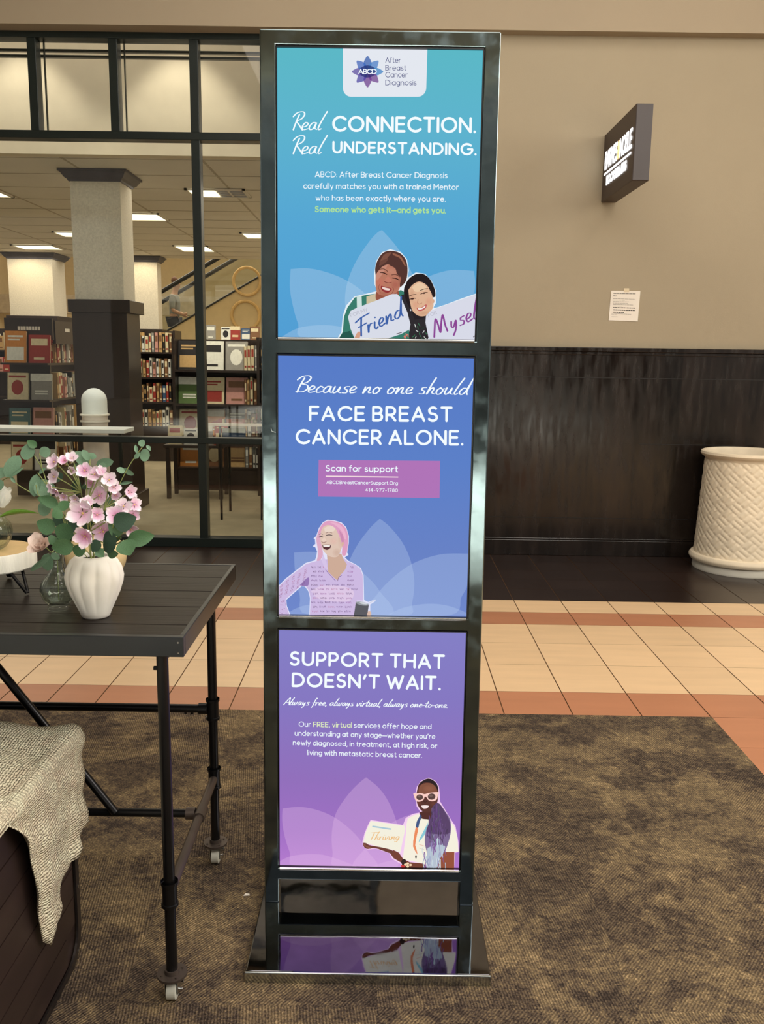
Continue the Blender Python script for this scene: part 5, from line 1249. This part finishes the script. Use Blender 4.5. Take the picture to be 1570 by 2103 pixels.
# glass bottle with diamond cut, pale rose
def G1(x,y,Y): return atY(x*170/966,890+y*170/966,Y)
gb=G1(655,2010,2.05); gc=Vector((gb.x,2.07,TZ))
def cut(r,z,a):
    if .018<z<.080: return r*(1+.04*(abs(sin(a*12+z*190))+abs(sin(a*12-z*190))-1))
    return r
t=thing('glass_bottle','small round glass bottle with diamond-cut body, behind the fluted vase','bottle',gc)
pr=[(.0255,0),(.026,0),(.027,.006),(.024,.010),(.034,.022),(.041,.038),(.042,.050),(.038,.066),(.028,.082),(.018,.094),(.0155,.104),(.0155,.126),(.0185,.132),(.0185,.138),(.0155,.141),(.0135,.140),(.0125,.126),(.0125,.104),(.016,.094),(.026,.080),(.035,.065),(.039,.050),(.038,.038),(.031,.023),(.020,.013),(.012,.012)]
a=MB(); a.lathe(pr,gc,96,fn=cut); a.build('body',M['clear'],t,smooth=True,angle=70)
def rose(name,label,c,R,m,parent_group=None,k=6,open_=.6,stemto=None,down=False):
    t=thing(name,label,'flower',c,parent_group); 
    for i in range(k):
        a0=i*2.4; rr=R*(.55+.45*i/k); o=bpy.data.objects.new('petal',None) if False else None
        me=leafp; o=bpy.data.objects.new('petal',me[m]); COL.objects.link(o); o.parent=t
        tilt=open_*(i/k)*1.1
        Rz=Matrix.Rotation(a0,4,'Z'); Rx=Matrix.Rotation(-(pi/2-tilt)+.0,4,'X')
        o.matrix_basis=Rz@Matrix.Translation((0,R*.12*(i/k),0))@Matrix.Rotation(pi/2-tilt,4,'X')@Matrix.Diagonal((rr*1.15,rr*1.2,rr*.9,1))
    return t
leafp={'peach':leaf_mesh('petal_peach',M['peach'],lambda t:.5*(sin(pi*min(.9,t*.8+.08))**.6),fold=.5,curl=.18),'white':leaf_mesh('petal_white',M['whitep'],lambda t:.5*(max(0,sin(pi*(t*.93+.05)))**.7),fold=.5,curl=-.06)}
rc=G1(510,1330,2.0)
t=rose('pale_rose','pale peach artificial rose drooping at the left of the fluted vase',rc,.034,'peach',k=9,open_=1.0)
t.rotation_euler=(radians(50),radians(-30),0)
st=thing('rose_stem','leafy stem standing in the diamond-cut glass bottle','foliage',gc+Vector((0,0,.02)))
stems([[gc+Vector((0,0,.02)),gc+Vector((0,0,.14)),G1(600,1390,2.03),rc+Vector((0,.01,0))]],st,.0014)
for (lk,x0,y0,x1,y1,w_,Yl) in (('euc',590,1430,340,1620,60,2.03),('euc',560,1400,540,1610,130,2.05),('euc',600,1400,690,1470,70,2.02)):
    place_leaf(lk,G1(x0,y0,Yl),G1(x1,y1,Yl),w_*170/966/FPX*Yl*1.2,st,roll=random.uniform(-.4,.4))
# cream vase behind
cv=Vector((-.785,2.335,TZ))
lathe_thing('cream_vase','pale yellow ceramic vase half hidden behind the fluted vase','vase',cv,[(.001,0),(.05,0),(.06,.01),(.078,.05),(.082,.075),(.070,.105),(.045,.125),(.040,.13),(.048,.142),(.05,.146),(.044,.146),(.036,.13),(.001,.12)],M['creamcer'],'body')
# wood slice riser with bud vase
rz=thing('riser','whitewashed wood slice riser on black hairpin legs at the table\'s left','riser',(-1.02,2.24,TZ))
rc0=Vector((-1.025,2.24,TZ+.060)); R=.108
def bark(r,z,a): return r*(1+.02*sin(a*5)+.012*sin(a*11+1)) 
a=MB(); a.lathe([(.001,0),(R-.004,0),(R,.004),(R,.044),(R-.003,.048)],rc0,72,fn=bark); a.build('bark_edge',M['whitewood'],rz,smooth=True)
a=MB(); b_=len(a.v); a.add([rc0+Vector((bark(R-.003,0,2*pi*k/72)*cos(2*pi*k/72),bark(R-.003,0,2*pi*k/72)*sin(2*pi*k/72),.0481)) for k in range(72)],[list(range(72))]); a.build('cut_face',M['rawwood'],rz)
for ang in (radians(-25),radians(95),radians(215)):
    c0=rc0+Vector((cos(ang)*.082,sin(ang)*.082,0)); ft=Vector((rc0.x+cos(ang)*.118,rc0.y+sin(ang)*.118,TZ+.004)); tg=Vector((-sin(ang),cos(ang),0))*.020
    a=MB(); a.tube([c0-tg,ft-tg*.1,ft+tg*.1,c0+tg],.0042,10); a.build('leg',M['hairpin'],rz,smooth=True)
bc=Vector((-1.02,2.225,TZ+.1085))
def ribs(r,z,a): return r*(1+.03*abs(sin(a*9+z*12)))
t=thing('bud_vase','round ribbed clear glass bud vase on the wood slice riser','vase',bc)
a=MB(); a.lathe([(.001,0),(.024,0),(.036,.008),(.050,.028),(.054,.048),(.050,.068),(.036,.088),(.020,.102),(.016,.112),(.020,.125),(.017,.125),(.013,.112),(.017,.102),(.033,.086),(.047,.067),(.051,.048),(.047,.030),(.033,.012),(.001,.008)],bc,108,fn=ribs); a.build('body',M['clear'],t,smooth=True,angle=70)
# white tulip in the bud vase
tp=G1(15,650,2.22)
tl=thing('tulip','white tulip with a bright green blade, in the bud vase','flower',bc+Vector((0,0,.02)))
stems([[bc+Vector((0,0,.02)),bc+Vector((0,0,.13)),G1(-60,1000,2.22),G1(-20,860,2.22),G1(5,850,2.22)]],tl,.0022)
for i in range(6):
    o=bpy.data.objects.new('petal',leafp['white']); COL.objects.link(o); o.parent=tl
    base=G1(10,855,2.22); ang=i*pi/3; 
    up=Vector((.25,0,1)).normalized(); q=up.to_track_quat('Z','Y').to_matrix().to_4x4()
    o.matrix_basis=Matrix.Translation(base-wloc(tl))@q@Matrix.Rotation(ang,4,'Z')@Matrix.Translation((0,.010,0))@Matrix.Rotation(pi/2-.22,4,'X')@Matrix.Diagonal((.040,.052,.03,1))
place_leaf('blade',G1(-20,990,2.2),G1(390,845,2.2),.013,tl,face=Vector((0,-.6,1)))
# eucalyptus at the left
eu=thing('eucalyptus_sprig','round-leaved eucalyptus sprig leaning right from the riser\'s bud vase','foliage',bc+Vector((0,0,.02)))
stems([[bc+Vector((.004,0,.02)),bc+Vector((.006,0,.14)),G1(20,560,2.24),G1(120,520,2.23),G1(210,600,2.2),G1(400,715,2.18)]],eu,.0013)
for (lk,x0,y0,x1,y1,w_,Yl) in (('euc',70,510,215,265,150,2.22),('euc',60,500,-40,420,120,2.23),('bud',110,520,270,395,36,2.2),('euc',40,560,-60,640,110,2.2),('bud',180,580,120,500,36,2.2)):
    place_leaf(lk,G1(x0,y0,Yl),G1(x1,y1,Yl),w_*170/966/FPX*Yl*1.15,eu,roll=random.uniform(-.2,.2))
eu=thing('eucalyptus_sprig','tall eucalyptus sprig rising behind the upper left of the bouquet','foliage',mouth)
stems([[mouth,G1(700,1000,2.1),G1(560,620,2.12),G1(490,410,2.12),G1(400,260,2.12)],[G1(560,620,2.12),G1(440,460,2.12)],[G1(490,410,2.12),G1(460,230,2.12)],[G1(620,800,2.1),G1(460,730,2.1),G1(420,600,2.1)]],eu,.0012)
for (lk,x0,y0,x1,y1,w_,Yl) in (('euc',390,265,250,165,140,2.12),('leaf',430,160,310,80,70,2.12),('euc',460,230,585,205,90,2.12),('bud',540,405,440,470,40,2.12),('euc',400,740,410,480,100,2.12),('euc',560,740,450,540,150,2.12),('euc',640,690,500,620,120,2.13),('leaf',680,820,420,750,100,2.08),('euc',600,850,430,900,130,2.1),('dark',700,560,620,450,120,2.12)):
    place_leaf(lk,G1(x0,y0,Yl),G1(x1,y1,Yl),w_*170/966/FPX*Yl*1.4,eu,roll=random.uniform(-.4,.4))
# ------------------------------------------------------------------ dark wooden trunk with draped runner
TR=thing('trunk','dark slatted wooden trunk with rounded metal corner edging, lower left of the view','trunk',(-1.1,1.45,0))
X1=-.775; YF=2.055; YN=.85; X0=-1.6; H=.60
def rprof(y0,y1,z0,z1,r,n=5):
    o=[]
    for (cy,cz,a0) in ((y1-r,z0+r,-90),(y1-r,z1-r,0),(y0+r,z1-r,90),(y0+r,z0+r,180)):
        for k in range(n+1): a=radians(a0+90*k/n); o.append((cy+r*cos(a),cz+r*sin(a)))
    return o
def ext(m,prof,x0,x1,mi=0):
    n=len(prof); b=len(m.v)
    for x in (x0,x1):
        for y,z in prof: m.v.append(Vector((x,y,z)))
    m.f.append([b+i for i in range(n)]); m.m.append(mi); m.f.append([b+n+i for i in range(n)][::-1]); m.m.append(mi)
    for i in range(n): m.f.append([b+i,b+(i+1)%n,b+n+(i+1)%n,b+n+i]); m.m.append(mi)
a=MB(); ext(a,rprof(YN,YF,0.005,H,.09),X0,X1-.006)
nn=7
for i in range(nn):
    z0=.03+i*(H-.05)/nn; z1=z0+(H-.05)/nn-.004; ins=.09 if i==0 else .03
    a.box(X1-.008,X1-.001,YN+ins,YF-ins,z0,z1)
a.build('body',M['trunk'],TR)
a=MB(); o_=rprof(YN,YF,0.0,H+.003,.092,8); i_=rprof(YN+.022,YF-.022,.022,H-.019,.072,8); n_=len(o_); b0=len(a.v)
for x in (X1-.002,X1+.004):
    for y,z in o_: a.v.append(Vector((x,y,z)))
    for y,z in i_: a.v.append(Vector((x,y,z)))
for i in range(n_):
    j=(i+1)%n_
    a.f.append([b0+2*n_+i,b0+2*n_+j,b0+3*n_+j,b0+3*n_+i]); a.f.append([b0+i,b0+j,b0+2*n_+j,b0+2*n_+i]); a.f.append([b0+n_+i,b0+3*n_+i,b0+3*n_+j,b0+n_+j]); a.m+= [0,0,0]
a.build('metal_edging',M['trunkedge'],TR)
for y,z in ((YF-.011,.42),(YF-.011,.2),(YF-.03,.03),(YF-.3,.011),(YF-.6,.011),(YF-.011,.55)):
    a=MB(); a.tube([(X1+.003,y,z),(X1+.006,y,z)],.0045,8); a.build('rivet',M['steel'],TR)
# runner: over the top, folding down the side to a point
def runner():
    t=thing('table_runner','cream woven runner draped over the dark trunk, its pointed corner hanging down','runner',(X1,1.85,H))
    def XS_(x,y): d=ray(x,y); q=(X1+.012)/d.x; return Vector((X1+.012,d.y*q,EYE+d.z*q))
    # outline of the hanging flap measured along the side: top edge runs at z=H, bottom edge as a curve in y
    tip=XS_(95,1955); right=XS_(178,1692)
    yend=right.y; ys=[YN+.1+(yend-YN-.1)*i/64 for i in range(65)]
    tip=XS_(95,1955); right=XS_(178,1692); arch=XS_(45,1740); lft=XS_(2,1692)
    kp=[(ys[0],.50),(lft.y-.1,.515),(lft.y,lft.z),(arch.y,arch.z),((arch.y+tip.y)/2-.01,(arch.z*.45+tip.z*.55)),(tip.y-.004,tip.z+.01),(tip.y,tip.z),(tip.y+.02,tip.z+.018),((tip.y+right.y)/2,(tip.z+right.z)/2+.004),(right.y,right.z),(right.y+.3,right.z+.1)]
    kp.sort()
    def zb(y):
        for (a0,b0),(a1,b1) in zip(kp,kp[1:]):
            if a0<=y<=a1: return b0+(b1-b0)*(y-a0)/(a1-a0)
        return .5
    rnd=random.Random(5)
    v=[];f=[];uv=[]; NW=14; NH=26
    for i,y in enumerate(ys):
        zbt=zb(y)+.004*rnd.uniform(-1,1)
        wav=.007*sin(y*38)+.004*sin(y*90+1)
        for j in range(NW+1):     # across the top
            s=j/NW; x=X0+.25+(X1-.02-X0-.25)*s
            v.append((x,y,H+.012+.006*sin(x*31+y*9)+.004*sin(y*40+x*12))); uv.append((x-X0,y))
        for k,(dx,dz) in enumerate(((-.006,.010),(.008,.002),(.014,-.012))):
            v.append((X1+dx,y,H+dz+.003)); uv.append((X1-X0+.02*k,y))
        L=H-.02-zbt
        for j in range(1,NH+1):
            s=j/NH; z=H-.012-L*s; v.append((X1+.014+wav*s*1.4+.012*sin(s*2.4+y*14)*s+.004*sin(z*60+y*20),y+.0,z)); uv.append((X1-X0+.05+L*s,y))
    C_=NW+1+3+NH
    for i in range(len(ys)-1):
        for j in range(C_-1): f.append([i*C_+j,i*C_+j+1,(i+1)*C_+j+1,(i+1)*C_+j])
    me=bpy.data.meshes.new('cloth'); off=wloc(t); me.from_pydata([tuple(Vector(p)-off) for p in v],[],f); me.materials.append(M['runner'])
    ul=me.uv_layers.new(name='UVMap')
    for p in me.polygons:
        p.use_smooth=True
        for li in p.loop_indices: ul.data[li].uv=uv[me.loops[li].vertex_index]
    o=bpy.data.objects.new('cloth',me); COL.objects.link(o); o.parent=t
    so=o.modifiers.new('thick','SOLIDIFY'); so.thickness=.003; so.offset=1
runner()
# ------------------------------------------------------------------ planter by the wainscot
PC_=Vector((2.685,6.50,0))
P_=thing('planter','large pale stone planter with a basket-weave relief, against the dark wainscot','planter',PC_)
a=MB(); a.lathe([(.001,0),(.325,0),(.330,.012),(.325,.055),(.318,.060)],PC_,96); a.build('base',M['potbase'],P_,smooth=True)
a=MB(); a.lathe([(.318,.060),(.345,.066),(.357,.085),(.357,.098),(.345,.116),(.322,.122)],PC_,96); a.build('lower_ring',M['pot'],P_,smooth=True)
def wv(r,z,a):
    return r
zlo,zhi=.118,.825; nA,nZ=460,190
v=[];f=[]
def hgt(u,w):
    # twill of slanting double strands
    p=u*1.0; q=w*1.0
    cu,cw=math.floor(p),math.floor(q); fu,fw=p-cu,q-cw
    over=(cu+cw)%2==0
    if over: s=fw; e=fu
    else: s=fu; e=fw
    ridge=max(0,sin(pi*((s*2)%1)))**.7; end=min(1,min(e,1-e)*5)
    return ridge*(.35+.65*end)*(1.0 if over else .75)
for i in range(nZ+1):
    z=zlo+(zhi-zlo)*i/nZ; r0=.320-.030*(i/nZ)
    for k in range(nA):
        an=2*pi*k/nA; U=an/(2*pi)*34; Wd=(z-zlo)/(2*pi*.305/34)
        p,q=(U+Wd)*.5*1.5,(U-Wd)*.5*1.5
        # keep the pattern seamless round the pot
        p,q=(U*.5+Wd*.62),(U*.5-Wd*.42)
        h=hgt(p,q); r=r0+.0065*h; v.append((r*cos(an),r*sin(an),z))
for i in range(nZ):
    for k in range(nA): f.append([i*nA+k,i*nA+(k+1)%nA,(i+1)*nA+(k+1)%nA,(i+1)*nA+k])
me=bpy.data.meshes.new('woven_wall'); me.from_pydata(v,[],f); me.materials.append(M['pot'])
for p in me.polygons: p.use_smooth=True
o=bpy.data.objects.new('woven_wall',me); COL.objects.link(o); o.parent=P_
a=MB(); a.lathe([(.291,.820),(.294,.838),(.302,.846),(.318,.856),(.326,.870),(.322,.886),(.308,.892),(.294,.888),(.286,.872),(.284,.70),(.001,.70)],PC_,96); a.build('rim',M['pot'],P_,smooth=True)
a=MB(); a.disc(PC_+Vector((0,0,.72)),.283,48); a.build('soil',M['soil'],P_)
# ------------------------------------------------------------------ blade sign
SB=thing('blade_sign','bronze box sign with glowing white letters projecting from the beige wall','sign',(1.65,6.9,2.95))
sx0,sx1,sy0,sy1,sz0,sz1=1.592,1.703,6.06,6.905,2.700,3.175
a=MB(); a.box(sx0,sx1,sy0,sy1,sz0,sz1); a.build('sign_box',M['signbox'],SB,bevel=.004)
a=MB(); a.box(sx0+.002,sx1-.002,sy0-.006,sy0,sz0+.002,sz1-.002); a.build('end_cap',M['signend'],SB,bevel=.003)
class SignArt(Art): pass
def smap(x,y,lay): return Vector((sx0-.004-lay*.001, sy1-.03-x, y))   # x runs from the wall outwards, y is height
g=SignArt(smap); g.frame(0,0,1)
def stext(txt,x0,x1,z,cap,wt,key,gap=.14):
    x=0; out=[]
    for ch in txt:
        if ch==' ': x+=.3; continue
        adv,st=G[ch]; out.append((x,st,ch)); x+=adv+gap
    k=(x1-x0)/(x-gap)
    for ox,st,ch in out:
        for pl in st: g.stroke([(x0+(ox+px)*k,z+py*cap) for px,py in pl],wt,key if ch!='&' else (255,190,130),0 if ch!='&' else 1)
stext('BARNES&NOBLE',.05,.76,2.925,.105,.026,(255,255,255),gap=.12)
g.stroke([(.04,2.885),(.76,2.885)],.016,(255,250,250),0)
stext('BOOKSELLERS',.12,.66,2.805,.048,.022,(255,255,255))
o=g.build('glowing_lettering',SB)
for m_ in o.data.materials: m_.node_tree.nodes['Emission'].inputs[1].default_value=2.2
# ------------------------------------------------------------------ notice taped to the wall
PA=thing('notice','printed white notice taped to the beige wall above the wainscot','notice',(1.815,6.895,1.95))
def WP(x,y,o=0): return atY(x,y,WY-.004-o)
q=[WP(1256.2,597),WP(1316,597.8),WP(1310.5,660.2),WP(1250.6,658)]
a=MB(); a.add([p for p in q]+[p+Vector((0,.0035,0)) for p in q],[(0,1,2,3),(7,6,5,4),(0,4,5,1),(1,5,6,2),(2,6,7,3),(3,7,4,0)]); a.build('sheet',M['paper'],PA)
a=MB(); q=[WP(1282,592,.001),WP(1293,592,.001),WP(1293,600,.001),WP(1282,600,.001)]; a.add([p for p in q],[(0,1,2,3)]); a.build('tape',mat('masking_tape',(214,198,166),.6),PA)
a=MB(); K_=130/1570
def ln(x0,y0,x1,y1,w,mi):
    n=max(1,int((x1-x0)/22)); x=x0
    rr=random.Random(int(y0)); 
    while x<x1:
        L=rr.uniform(18,60) if mi==0 else rr.uniform(30,90); xe=min(x1,x+L); 
        f_=lambda xx: y0+(y1-y0)*(xx-x0)/(x1-x0)
        P4=[WP(1220+xx*K_,580+(f_(xx)+dd)*K_,.0008) for xx,dd in ((x,-w/2),(xe,-w/2),(xe,w/2),(x,w/2))]
        a.add(P4,[(0,1,2,3)],mi); x=xe+9
for (x0,y0,x1,y1,w,mi) in ((490,268,1045,282,22,1),(485,332,565,338,22,1),(480,403,1030,418,9,1),(480,438,770,446,9,1),(480,473,880,486,9,1),(480,512,850,521,9,1),(480,548,985,560,9,1),(490,583,700,590,9,1),
    (485,622,1030,638,20,0),(485,680,1030,696,22,0),(485,735,750,742,20,0),(440,770,930,792,8,1),(440,800,580,804,8,1),(440,850,600,856,6,1)): ln(x0,y0,x1,y1,w,mi)
a.build('printed_lines',[M['ink'],M['inkl']],PA)
# scrap of paper on the carpet
c=atZ(507,1838,.005); a=MB()
a.add([c+Vector((-.009,-.004,.0005)),c+Vector((.009,-.002,.0015)),c+Vector((.007,.005,.001)),c+Vector((-.004,.004,.003)),c+Vector((-.009,-.004,-.001)),c+Vector((.009,-.002,-.001)),c+Vector((.007,.005,-.001)),c+Vector((-.004,.004,-.001))],[(0,1,2,3),(4,7,6,5),(0,4,5,1),(1,5,6,2),(2,6,7,3),(3,7,4,0)])
tag(a.build('paper_scrap',M['paper'],origin=c),'tiny white paper scrap on the carpet left of the stand base','litter')
